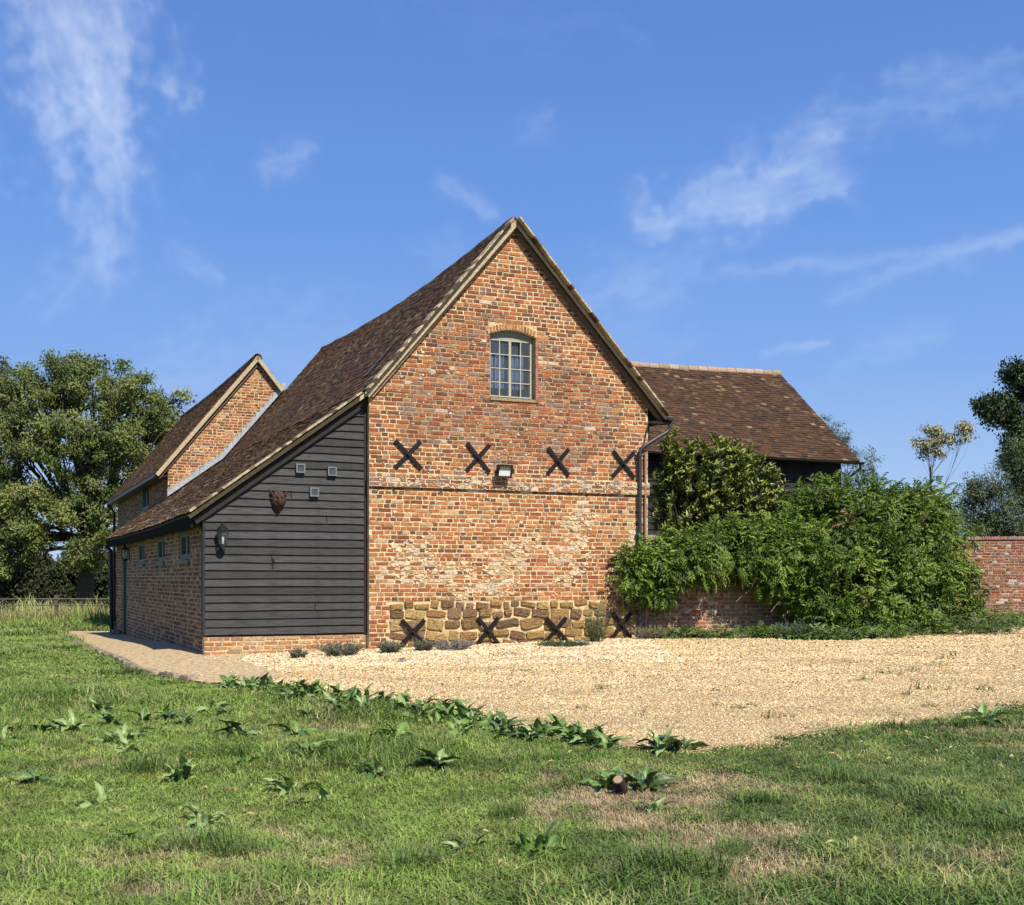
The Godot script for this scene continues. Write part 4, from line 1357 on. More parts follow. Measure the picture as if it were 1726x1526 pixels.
# a small twig with a handful of leaves, used in thousands for a crown
func spray_mesh(m: String, leaves: int, size: float, ratio: float, spread: float) -> Mesh:
	var g := Geo.new()
	for i in leaves:
		var p := rand_dir() * spread * pow(rng.randf(), 0.5)
		var d := (p.normalized() + rand_dir() * 0.8 + Vector3(0, -0.15, 0)).normalized()
		var s := size * rf(0.7, 1.25)
		leaf_geo(g, Transform3D(aim(d, Vector3.UP + rand_dir() * 0.6), p), s, s * ratio, rf(0.0, 0.4), Color(1, 1, 1) * rf(0.82, 1.12))
	return g.mesh(mats[m])

# a pinnate leaf: leaflets on both sides of a drooping stalk
func pinnate_mesh(m: String, pairs: int, length: float, leaf: float) -> Mesh:
	var g := Geo.new()
	for i in pairs:
		var t := (i + 0.6) / pairs
		var p := Vector3(0, t * length, -0.42 * t * t * length)
		for k in [-1.0, 1.0]:
			var d := Vector3(k * 0.85, 0.6, -0.35 + rf(-0.2, 0.2))
			leaf_geo(g, Transform3D(aim(d, Vector3(0, 0, 1) + rand_dir() * 0.3), p), leaf * rf(0.8, 1.1), leaf * 0.36, 0.25, Color(1, 1, 1) * rf(0.85, 1.1))
	leaf_geo(g, Transform3D(aim(Vector3(0, 0.7, -0.7), Vector3(0, 0, 1)), Vector3(0, length, -0.42 * length)), leaf, leaf * 0.36, 0.3, Color.WHITE)
	return g.mesh(mats[m])

# blobs: [center, radii, clumps]
func crown(parent: Node3D, meshes: Array, blobs: Array, per_clump: int, clump_r: float, size: float, cols: Array, droop := 0.0, called := "crown") -> void:
	for m in meshes.size():
		var xfs := []
		var cs := []
		for b in blobs:
			for c in int(b[2]) / meshes.size():
				var d := rand_dir()
				var r := pow(rf(0.12, 1.0), 0.42)
				var p: Vector3 = b[0] + Vector3(d.x * b[1].x, d.y * b[1].y, d.z * b[1].z) * r * rf(0.92, 1.1)
				var tone: Color = cols[rng.randi() % cols.size()]
				var k := rf(0.8, 1.2)
				for i in per_clump:
					var o := rand_dir() * clump_r * pow(rng.randf(), 0.45)
					o.y *= 0.7
					var out: Vector3 = (d + o.normalized() * 0.7 + Vector3(0, 0.25 - droop, 0)).normalized()
					xfs.append(Transform3D(aim((out + rand_dir() * 0.5 + Vector3(0, -droop, 0)).normalized(), out + Vector3.UP * 0.8).scaled(Vector3.ONE * size * rf(0.75, 1.25)), p + o))
					cs.append(jit(tone * k, 0.12))
		copies(called, meshes[m], parent, xfs, cs)

func limb(g: Geo, a: Vector3, b: Vector3, r0: float, r1: float, sides: int, bend: float, col: Color) -> Array:
	var n := 6
	var pts := []
	var rs := []
	var off := rand_dir() * bend * (b - a).length()
	for i in n + 1:
		var t := float(i) / n
		var p := a.lerp(b, t) + off * sin(PI * t) + Vector3.UP * sin(PI * t) * bend * 0.5 * (b - a).length()
		if i > 0 and i < n:
			p += rand_dir() * r0 * 0.5
		pts.append(p)
		rs.append(lerpf(r0, r1, pow(t, 0.8)))
	g.tube(pts, rs, sides, col, false)
	return pts

func tree(called: String, label: String, at: Vector3, lean: Vector3, fork: float, girth: float, blobs: Array, meshes: Array, per: int, clump_r: float, size: float, cols: Array, group := "", category := "tree", bark := Color(0.095, 0.08, 0.06)) -> Node3D:
	var t := thing(called, label, category, Transform3D(Basis(), at), group)
	var g := Geo.new()
	var top := lean + Vector3(0, fork, 0)
	g.tube([Vector3(0, -0.3, 0), Vector3(0, 0.15 * fork, 0) + lean * 0.1, lean * 0.5 + Vector3(0, fork * 0.55, 0), top], [girth * 1.5, girth * 1.05, girth * 0.9, girth * 0.8], 9, bark, false)
	piece("trunk", g, "bark", t)
	var lg := Geo.new()
	for b in blobs:
		var pts := limb(lg, top - Vector3(0, rf(0, 0.3) * fork, 0), b[0], girth * 0.42, girth * 0.1, 6, 0.12, bark)
		for k in 7:
			var d := rand_dir()
			limb(lg, pts[2 + k % 4], b[0] + Vector3(d.x * b[1].x, absf(d.y) * b[1].y, d.z * b[1].z) * 0.85, girth * 0.14, girth * 0.03, 4, 0.1, bark)
	piece("limbs", lg, "bark", t)
	crown(t, meshes, blobs, per, clump_r, size, cols)
	return t

func build_trees() -> void:
	var oak_leaf := [spray_mesh("leaf", 7, 0.15, 0.55, 0.16), spray_mesh("leaf", 6, 0.17, 0.5, 0.18)]
	var olive := [Color(0.12, 0.16, 0.038), Color(0.10, 0.14, 0.036), Color(0.15, 0.185, 0.046), Color(0.085, 0.12, 0.036), Color(0.18, 0.20, 0.06)]
	var B := []
	for q in [[-2.6, 11.2, 0, 2.3], [0.5, 12.1, 0, 2.1], [2.6, 11.0, 0.5, 2.0], [4.3, 9.9, 0, 1.3], [-3.4, 8.6, 0.8, 2.3], [-0.3, 8.8, 1.4, 2.2], [2.5, 8.7, 0.8, 2.1], [-4.5, 6.0, 0.4, 2.1], [-2.0, 5.9, 1.6, 1.6], [0.7, 6.4, 1.0, 1.7], [3.5, 6.4, 0.2, 1.5], [-1.0, 12.9, -0.5, 1.2], [-4.7, 11.8, -1, 1.1], [3.3, 3.9, 0.6, 1.4], [-3.5, 3.5, 1.2, 1.5], [0.5, 3.2, 1.5, 1.2], [-4.4, 13.0, 0, 0.55], [5.0, 11.3, 0, 0.5], [5.5, 9.2, 0, 0.7], [-2.2, 4.3, 1.8, 1.5], [1.8, 4.6, 1.8, 1.3], [-5.2, 4.4, 1.5, 1.7], [4.6, 4.8, 0.5, 1.3], [-0.4, 5.0, 2.0, 1.0], [-4.6, 2.4, 1.6, 1.4]]:
		B.append([Vector3(q[0], q[1], q[2]), Vector3(q[3], q[3] * 0.82, q[3]), 12.5 * q[3] * q[3]])
	tree("oak_tree", "broad old oak with an open olive green crown standing left of the brick wing", on_ground(-22.4, -62.0), Vector3(0.4, 0, 0), 4.6, 0.42, B, oak_leaf, 26, 0.55, 0.95, olive)
	B = []
	for q in [[2.0, 9.0, 0, 2.6], [3.8, 6.2, 0, 2.2], [0, 11.5, 0, 2.2], [1.5, 4.0, 0, 2.0], [4.4, 12.6, 0.4, 0.9]]:
		B.append([Vector3(q[0], q[1], q[2]), Vector3(q[3], q[3], q[3]), 11.0 * q[3] * q[3]])
	tree("oak_tree", "second oak half cut off by the picture's left edge, behind the big oak", on_ground(-35.5, -72.0), Vector3(0, 0, 0), 4.0, 0.45, B, oak_leaf, 30, 0.7, 1.1, olive)
	# the dark hedge and thicket at the far side of the field
	var dark := [Color(0.030, 0.042, 0.014), Color(0.022, 0.032, 0.012), Color(0.04, 0.05, 0.017)]
	var hedge := thing("hedge", "dark tall hedge along the far side of the field below the oak", "hedge", Transform3D(Basis(), on_ground(-30, -76)))
	B = []
	for i in 26:
		B.append([Vector3(-14 + i * 1.35, 1.4 + rf(-0.2, 0.5), rf(-0.6, 0.6)), Vector3(1.5, 1.9 + rf(0, 0.8), 1.1), 42])
	crown(hedge, oak_leaf, B, 26, 0.6, 1.3, dark, 0.0, "foliage")
	var hg := Geo.new()
	for i in 60:
		var x := rf(-14, 20)
		limb(hg, Vector3(x, -0.2, rf(-0.5, 0.5)), Vector3(x + rf(-0.8, 0.8), rf(2, 3.2), rf(-0.6, 0.6)), 0.09, 0.03, 5, 0.1, Color(0.05, 0.04, 0.03))
	piece("stems", hg, "bark", hedge)
	# right-hand trees beyond the red wall
	var rich := [Color(0.045, 0.075, 0.024), Color(0.032, 0.055, 0.018), Color(0.06, 0.09, 0.026)]
	B = []
	for q in [[0.5, 8.2, 0, 1.2], [-0.9, 7.3, 0.3, 0.8], [-0.1, 6.4, 0.4, 0.95], [1.8, 9.0, 0, 1.3], [1.5, 7.2, 0, 1.4], [-1.6, 7.4, 0.2, 0.4], [-0.5, 8.7, 0.2, 0.45], [-0.5, 5.6, 0.2, 0.4], [2.6, 5.4, -0.5, 1.1], [0.9, 9.5, 0.1, 0.4]]:
		B.append([Vector3(q[0], q[1], q[2]), Vector3(q[3], q[3] * 0.85, q[3]), 22.0 * q[3] * q[3] + 9])
	tree("broadleaf_tree", "tall dark green tree whose crown leans in over the right end of the red wall", on_ground(19.6, -45.0), Vector3(2.5, 0, -0.5), 5.0, 0.3, B, oak_leaf, 22, 0.5, 0.85, rich)
	var soft := [Color(0.105, 0.14, 0.05), Color(0.085, 0.115, 0.042), Color(0.135, 0.16, 0.065), Color(0.06, 0.085, 0.032)]
	var fine_leaf := [spray_mesh("leaf", 8, 0.10, 0.3, 0.15), spray_mesh("leaf", 8, 0.09, 0.34, 0.16)]
	B = []
	for q in [[0, 3.6, 0, 1.3], [1.3, 4.6, 0, 1.25], [-0.7, 2.7, 0.3, 0.9], [1.9, 3.3, 0.3, 1.3], [0.7, 5.2, 0, 0.8], [-0.9, 3.9, 0, 0.6], [3.0, 5.0, 0, 1.3], [0.4, 2.2, 0.5, 1.1]]:
		B.append([Vector3(q[0], q[1], q[2]), Vector3(q[3], q[3] * 0.75, q[3]), 26.0 * q[3] * q[3] + 8])
	tree("grey_willow", "soft grey-green bushy tree just behind the red garden wall", on_ground(16.9, -41.0), Vector3(0.4, 0, 0), 1.4, 0.12, B, fine_leaf, 24, 0.34, 1.0, soft)
	var pale := [Color(0.30, 0.29, 0.15), Color(0.24, 0.24, 0.12), Color(0.34, 0.31, 0.18)]
	B = []
	for q in [[0.25, 5.45, 0, 0.5], [0.75, 5.5, 0, 0.45], [-0.3, 5.3, 0, 0.4], [0.0, 5.75, 0, 0.3], [1.0, 5.85, 0, 0.25], [-0.1, 5.0, 0, 0.3]]:
		B.append([Vector3(q[0], q[1], q[2]), Vector3(q[3] * 1.15, q[3] * 0.4, q[3]), 13])
	tree("pale_sapling", "slender sapling with sparse pale yellowish leaves rising above the creeper", on_ground(13.5, -38.0), Vector3(-0.1, 0, 0), 4.55, 0.035, B, [spray_mesh("leaf", 4, 0.095, 0.45, 0.12)], 8, 0.2, 1.0, pale, "", "sapling", Color(0.17, 0.14, 0.10))
	B = []
	for q in [[0, 7.4, 0, 0.55], [0.4, 6.7, 0, 0.5], [-0.3, 6.4, 0, 0.7], [0.8, 6.2, 0, 0.35]]:
		B.append([Vector3(q[0], q[1], q[2]), Vector3(q[3], q[3], q[3]), 16])
	tree("wispy_tree", "thin grey-green treetop showing past the slope of the tarred barn's roof end", on_ground(13.4, -50.0), Vector3(0, 0, 0), 4.0, 0.06, B, fine_leaf, 10, 0.22, 0.9, soft)
	B = []
	for q in [[0.1, 4.2, 0, 0.25], [0.45, 4.5, 0, 0.25], [-0.2, 3.9, 0, 0.3], [0.2, 3.6, 0, 0.4]]:
		B.append([Vector3(q[0], q[1], q[2]), Vector3(q[3], q[3], q[3]), 9])
	tree("young_tree", "bare-twigged young tree between the tarred barn's corner and the creeper", on_ground(10.1, -34.8), Vector3(0, 0, 0), 2.6, 0.03, B, fine_leaf, 7, 0.16, 0.8, soft)

# ---------------------------------------------------------------- shrubs by the garden wall
func build_shrubs() -> void:
	# glossy evergreen: large single leaves
	var lm := []
	var tones := [Color(0.18, 0.23, 0.036), Color(0.13, 0.18, 0.03), Color(0.23, 0.265, 0.045), Color(0.10, 0.145, 0.025), Color(0.27, 0.285, 0.065), Color(0.20, 0.205, 0.045)]
	var shapes := []
	for k in 6:
		var g := Geo.new()
		leaf_geo(g, Transform3D(), 0.15, 0.052, [0.05, 0.2, 0.35][k % 3], tones[k], 4)
		lm.append(g.mesh(mats["gloss_leaf"]))
		if k < 3:
			var h := Geo.new()
			leaf_geo(h, Transform3D(), 0.15, 0.052, [0.05, 0.2, 0.35][k], Color.WHITE, 4)
			shapes.append(h.mesh(mats["gloss_leaf"]))
	var sp := on_ground(4.35, -25.6)
	var shrub := thing("glossy_shrub", "tall glossy evergreen shrub with big olive leaves behind the garden wall next to the downpipe", "shrub", Transform3D(Basis(), sp))
	var sg := Geo.new()
	var xfs := [[], [], []]
	var cs := [[], [], []]
	var near := []
	for q in [[0.0, 2.3, 0.0, 1.15, 1.15, 150], [-0.65, 2.7, 0.2, 0.8, 1.0, 90], [0.55, 2.75, 0.2, 0.75, 0.9, 90], [-0.1, 3.35, 0.1, 0.8, 0.85, 90], [-1.05, 3.3, 0.3, 0.3, 0.75, 30], [0.9, 3.2, 0.1, 0.5, 0.6, 40], [0.0, 1.5, 0.3, 1.3, 0.9, 110], [1.2, 2.6, 0.1, 0.5, 0.8, 50], [-0.8, 3.75, 0.3, 0.35, 0.5, 30], [0.35, 3.65, 0.1, 0.5, 0.5, 40]]:
		for s in int(q[5] * 2.2):
			var d := rand_dir()
			var r := pow(rng.randf(), 0.33)
			var tip := Vector3(q[0] + d.x * q[3] * r, q[1] + d.y * q[4] * r, q[2] + d.z * q[3] * r)
			if s % 5 == 0:
				limb(sg, Vector3(q[0] * 0.3, 0.2, 0), tip, 0.02, 0.006, 4, 0.08, Color(0.09, 0.07, 0.045))
			var up: Vector3 = (d * 0.5 + Vector3.UP + rand_dir() * 0.35).normalized()
			var n := rng.randi_range(7, 10)
			for i in n:
				var w := i * 2.4 + rf(-0.3, 0.3)
				var side := aim(up, Vector3(0.2, 0, 1)) * Vector3(cos(w), 0, sin(w))
				var dir := (side * rf(0.4, 1.0) + up * rf(0.5, 1.3)).normalized()
				var xf := Transform3D(aim(dir, up + rand_dir() * 0.3).scaled(Vector3.ONE * rf(0.75, 1.2)), tip - up * (0.012 * i))
				if d.z > 0.25 and r > 0.8 and rng.randf() < 0.30 and near.size() < 300:
					near.append(xf)
				else:
					var k := rng.randi() % 3
					xfs[k].append(xf)
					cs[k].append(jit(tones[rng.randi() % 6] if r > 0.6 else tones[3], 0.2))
	piece("stems", sg, "bark", shrub)
	for xf in near:
		put("leaf", lm[rng.randi() % 6], shrub, xf)
	for k in 3:
		copies("foliage", shapes[k], shrub, xfs[k], cs[k])
	# the great mound of creeper over the wall: pinnate sprays, each drooping outwards
	var pin := [pinnate_mesh("leaf", 4, 0.15, 0.095), spray_mesh("leaf", 9, 0.10, 0.42, 0.10), pinnate_mesh("leaf", 5, 0.2, 0.085)]
	var green := [Color(0.095, 0.165, 0.016), Color(0.075, 0.135, 0.014), Color(0.12, 0.19, 0.02), Color(0.15, 0.215, 0.028), Color(0.06, 0.11, 0.013)]
	var cr := thing("creeper", "huge bright green mound of climbing creeper spilling over the garden wall", "creeper", Transform3D(Basis(), on_ground(7.0, -23.2)))
	var cs2 := []
	var cx := []
	for k in 3:
		cx.append([])
		cs2.append([])
	var stems := Geo.new()
	# centre (world x, y, z), radii, count
	for q in [[6.9, 1.3, -23.0, 1.6, 1.15, 1.1, 520], [7.5, 2.3, -23.4, 1.25, 1.0, 1.0, 460], [6.3, 2.35, -23.6, 1.1, 0.85, 0.9, 380], [8.35, 2.35, -24.2, 0.95, 1.1, 0.9, 380], [8.3, 1.2, -23.8, 1.2, 1.0, 1.0, 380], [6.3, 3.1, -24.3, 0.5, 0.5, 0.5, 150], [8.6, 2.8, -25.0, 0.6, 0.55, 0.6, 170], [7.2, 3.0, -24.2, 0.8, 0.55, 0.7, 220], [5.5, 2.25, -23.6, 0.8, 0.5, 0.55, 230], [8.75, 1.0, -24.4, 0.8, 0.9, 0.8, 220], [9.0, 1.7, -25.6, 0.75, 0.75, 0.7, 190],
			[2.6, 1.75, -22.0, 0.55, 0.55, 0.4, 170], [3.3, 1.95, -22.2, 0.6, 0.5, 0.45, 200], [4.1, 2.05, -22.6, 0.65, 0.5, 0.5, 220], [4.9, 2.0, -22.9, 0.7, 0.62, 0.5, 250], [5.6, 1.85, -23.0, 0.6, 0.65, 0.55, 220], [2.2, 1.65, -21.85, 0.3, 0.45, 0.3, 80], [2.75, 1.45, -22.0, 0.3, 0.4, 0.25, 70], [5.85, 1.15, -22.9, 0.35, 0.5, 0.4, 100], [6.2, 0.7, -22.5, 0.5, 0.35, 0.5, 110], [7.2, 0.6, -22.1, 0.9, 0.4, 0.5, 160], [4.9, 1.55, -22.8, 0.4, 0.2, 0.25, 50]]:
		var c := Vector3(q[0], q[1], q[2])
		var n := int(q[6] * 0.3)
		for s in n:
			# a bumpy surface: little heads of foliage
			var d := rand_dir()
			var r := pow(rf(0.25, 1.0), 0.3)
			var hp := c + Vector3(d.x * q[3], d.y * q[4], d.z * q[5]) * r
			if hp.y < 0.42:
				continue
			if s % 3 == 0:
				limb(stems, c - Vector3(0, q[4] * 0.8, 0), hp, 0.022, 0.006, 4, 0.15, Color(0.10, 0.08, 0.055))
			var tone: Color = Color(0.17, 0.13, 0.05) if rng.randf() < 0.006 else green[rng.randi() % 5] * (1.5 if rng.randf() < 0.09 else rf(0.75, 1.2))
			for i in 9:
				var o := rand_dir()
				var dir := (d * 0.7 + o * 0.9 + Vector3(0, 0.15, 0)).normalized()
				var p := hp + o * 0.13
				var k := rng.randi() % 3
				cx[k].append(Transform3D(aim(dir, Vector3.UP * 0.7 + d * 0.7 + rand_dir() * 0.3).scaled(Vector3.ONE * rf(0.7, 1.2)), p - cr.position))
				cs2[k].append(jit(tone, 0.15))
	for k in 3:
		copies("foliage", pin[k], cr, cx[k], cs2[k])
	piece("stems", stems, "bark", cr, Transform3D(Basis(), -cr.position))
	# hanging pale runners on the wall face
	var rn := Geo.new()
	for q in [[3.25, 1.9, 0.7], [3.65, 1.85, 0.8], [5.2, 1.6, 0.7], [2.6, 1.7, 0.6], [4.5, 1.6, 0.5]]:
		var pts := []
		var rs := []
		for i in 8:
			var t := i / 7.0
			pts.append(Vector3(q[0] + 0.12 * sin(t * 4.0) + t * -0.18, q[1] - q[2] * t, -21.85 - (q[0] - 2.3) * 0.27 + 0.04 * sin(t * 7)))
			rs.append(0.007)
		rn.tube(pts, rs, 4, Color(0.26, 0.24, 0.17))
	piece("runners", rn, "bark", cr, Transform3D(Basis(), -cr.position))

# ---------------------------------------------------------------- low plants
func dock_leaf(l: float, w: float, arch: float, col: Color) -> Mesh:
	var g := Geo.new()
	var n := 7
	var prev := []
	for s in n + 1:
		var t := float(s) / n
		var hw := 0.006 if s == 0 else w * 0.5 * pow(sin(PI * clampf(pow(t, 0.8), 0, 1)), 0.8) + 0.003 * (1 - t)
		var y := l * t * (1 - 0.25 * arch * t)
		var z := l * (0.12 * sin(t * 3.0) - arch * t * t * 0.75)
		var wave := 0.4 * hw * sin(s * 2.3 + w * 40)
		var row := [Vector3(-hw, y, z + hw * 0.45 + wave), Vector3(-hw * 0.5, y, z + hw * 0.2), Vector3(0, y, z), Vector3(hw * 0.5, y, z + hw * 0.2), Vector3(hw, y, z + hw * 0.45 - wave)]
		if s > 0:
			for k in 4:
				g.quad(prev[k], row[k], row[k + 1], prev[k + 1], col if k != 1 and k != 2 else col * 1.12)
		prev = row
	return g.mesh(mats["gloss_leaf"])

func build_docks() -> void:
	var tones := [Color(0.085, 0.155, 0.032), Color(0.12, 0.20, 0.045), Color(0.06, 0.115, 0.028), Color(0.19, 0.27, 0.09), Color(0.048, 0.085, 0.024)]
	var leaves := []
	for k in 10:
		leaves.append(dock_leaf(1.0, rf(0.26, 0.38), [0.2, 0.55, 0.85, 0.4, 0.7][k % 5], tones[k % 5]))
	# x, depth, size of leaf, leaves, seed of look, label
	var belt := "belt"
	var lawn := "lawn"
	var list := [
		[-2.58, 7.42, 0.17, 5, "dark dock plant with one pale upright leaf, in the lawn far to the left"], [-1.8, 6.92, 0.19, 8, "bright green dock plant with arching leaves, front and centre of the left lawn"],
		[-1.99, 6.44, 0.14, 3, "tiny dark dock with three leaves, nearest the camera on the left"], [-1.47, 7.82, 0.20, 7, "dock with pale upright leaves, left one of the pair in mid lawn"],
		[-1.21, 7.5, 0.21, 5, "dock with two long pale leaves spread like a V, right one of the pair"], [-2.34, 8.3, 0.21, 8, "dock with tall twisted leaves in the middle of the left lawn"],
		[-2.3, 10.16, 0.24, 13, "large dark dock clump standing alone in the left lawn below the gravel tip"], [-1.57, 9.08, 0.24, 9, "sprawling dock with light leaf undersides in mid lawn"], [-1.99, 8.78, 0.15, 6, "little dock between the twisted one and the sprawling one"],
		[-0.96, 8.34, 0.21, 9, "flat spreading dock to the left of the largest leafy dock clump"], [-0.54, 8.62, 0.24, 18, "largest leafy dock clump in the lawn, dense and dark green"], [-1.01, 10.04, 0.22, 9, "dock with drooping dull leaves below the belt by the gravel"],
		[0.64, 7.92, 0.2, 12, "wide dock clump beside the small log, its leaves fanned to the left"], [0.88, 7.9, 0.23, 9, "bright big-leaved dock growing over the small log"], [0.84, 7.18, 0.14, 7, "small dock just in front of the log"],
		[-0.22, 6.24, 0.15, 6, "yellow-green dock with flat leaves in the dry front lawn"], [-0.38, 6.02, 0.12, 4, "two-leaved pale dock seedling in the dry front lawn"], [0.14, 6.12, 0.19, 6, "folded dock leaves standing at the front of the dry patch"],
		[4.33, 10.84, 0.25, 14, "coarse dock clump at the far right edge of the lawn by the gravel"], [-2.31, 12.66, 0.24, 8, "dock with a big pale shining leaf in the bare gap of the belt"]]
	for p in [[-1.94, 11.26], [-1.86, 10.22], [-1.5, 12.0], [-0.9, 12.32], [-0.66, 11.94], [-0.38, 10.8], [-2.67, 13.52], [-3.15, 14.34], [-2.23, 13.34], [-3.41, 14.36], [-0.44, 10.26], [-0.11, 10.42], [-1.85, 12.76], [-1.59, 11.56], [0.06, 10.12], [0.24, 10.12], [0.62, 9.78], [1.15, 9.32], [1.32, 9.36], [-1.2, 12.15], [-1.7, 12.2], [-2.45, 13.1], [-2.0, 12.5], [-1.05, 11.7], [-0.45, 11.6], [-2.9, 13.9], [-1.35, 12.45], [-2.15, 13.1], [-2.5, 13.7], [-0.75, 12.15], [-1.15, 12.6], [-1.65, 13.0], [-0.2, 11.0], [-0.85, 11.2], [0.4, 10.3], [-3.3, 14.7]]:
		list.append([p[0], p[1], rf(0.14, 0.23), rng.randi_range(6, 11), belt])
	var edge_line := [Vector2(-3.3, 14.7), Vector2(-2.6, 13.7), Vector2(-1.9, 12.7), Vector2(-1.2, 11.9), Vector2(-0.55, 11.45), Vector2(0.0, 10.6), Vector2(0.75, 9.8)]
	for i in 46:
		var t := rng.randf() * 5.99
		var p: Vector2 = edge_line[int(t)].lerp(edge_line[int(t) + 1], t - int(t)) + Vector2(rf(-0.25, 0.2), rf(-0.45, 0.15))
		list.append([p.x, p.y, rf(0.10, 0.19), rng.randi_range(5, 9), belt])
	for p in [[-3.05, 12.08], [-4.2, 12.16], [-3.33, 11.42], [-3.5, 11.22], [-3.93, 10.56], [-4.2, 10.58], [-4.43, 10.58], [-4.25, 9.96], [-3.25, 10.02], [-3.29, 9.78], [-3.28, 8.16], [-3.0, 10.9], [-3.7, 11.0], [-2.8, 11.7], [-3.0, 9.3]]:
		list.append([p[0], p[1], rf(0.15, 0.21), rng.randi_range(6, 9), lawn])
	for q in list:
		if q[4] == belt:
			q[4] = ("dock plant in the dark leafy belt where the gravel meets the path" if q[1] > 13.2 else "dock plant in the leafy belt along the gravel, below the lavender" if q[1] > 12.2 else "dock plant in the thick middle of the leafy belt beside the gravel" if q[1] > 11.3 else "dock plant in the thin end of the leafy belt, behind the log by the gravel")
		if q[4] == lawn:
			q[4] = ("small dock plant at the far left of the lawn" if q[0] < -3.8 else "small dock plant in the left lawn below the path" if q[1] > 10.7 else "small dock plant in the nearer left lawn, right of the farthest ones")
		var dk := thing("dock_plant", q[4], "dock plant", Transform3D(Basis(Vector3.UP, rf(0, TAU)), on_ground(q[0], -q[1])), "docks along the gravel edge" if "leafy belt" in q[4] else "docks in the left lawn" if "small dock plant" in q[4] else "docks in the lawn")
		var tint := rng.randi() % 5
		for i in int(q[3] * 1.5):
			var w: float = i * 2.4 + rf(-0.4, 0.4)
			var pitch := rf(0.1, 1.35)
			var dir := Vector3(cos(w) * sin(pitch), cos(pitch), sin(w) * sin(pitch))
			var s: float = q[2] * (rf(0.5, 1.4) if "leafy belt" in q[4] else rf(0.45, 1.2))
			put("leaf", leaves[(tint + (rng.randi() % 2) * 5 + (1 if rng.randf() < 0.25 else 0)) % 10], dk, Transform3D((aim(dir, Vector3.UP) * Basis(Vector3.UP, rf(-0.9, 0.9))).scaled(Vector3.ONE * s), Vector3(cos(w), 0, sin(w)) * rf(0.01, 0.07)))

func wiry_plant(called: String, label: String, category: String, at: Vector3, h: float, r: float, stems: int, col: Color, flower: Color, group := "") -> void:
	var t := thing(called, label, category, Transform3D(Basis(), at), group)
	var g := Geo.new()
	var l := Geo.new()
	for i in stems:
		var w := rf(0, TAU)
		var k := sqrt(rng.randf())
		var a := Vector3(cos(w), 0, sin(w)) * r * 0.5 * k
		var b := Vector3(cos(w) * r * k * 1.25, h * rf(0.6, 1.1) * (1.0 - 0.35 * k), sin(w) * r * k * 1.25)
		var m := a.lerp(b, 0.5) + Vector3(0, h * 0.1, 0)
		l.tube([a, m, b], [0.004, 0.003, 0.002], 3, col * 0.8, false)
		for j in 12:
			var p := a.lerp(b, rf(0.1, 1.0)) + Vector3(0, h * 0.06, 0)
			leaf_geo(g, Transform3D(aim((rand_dir() + Vector3.UP * 0.9).normalized(), Vector3.UP + rand_dir()), p), rf(0.03, 0.065), 0.012, 0.2, jit(flower if rng.randf() < 0.12 else col, 0.25), 2)
	piece("foliage", g, "leaf", t)
	piece("stems", l, "leaf", t)

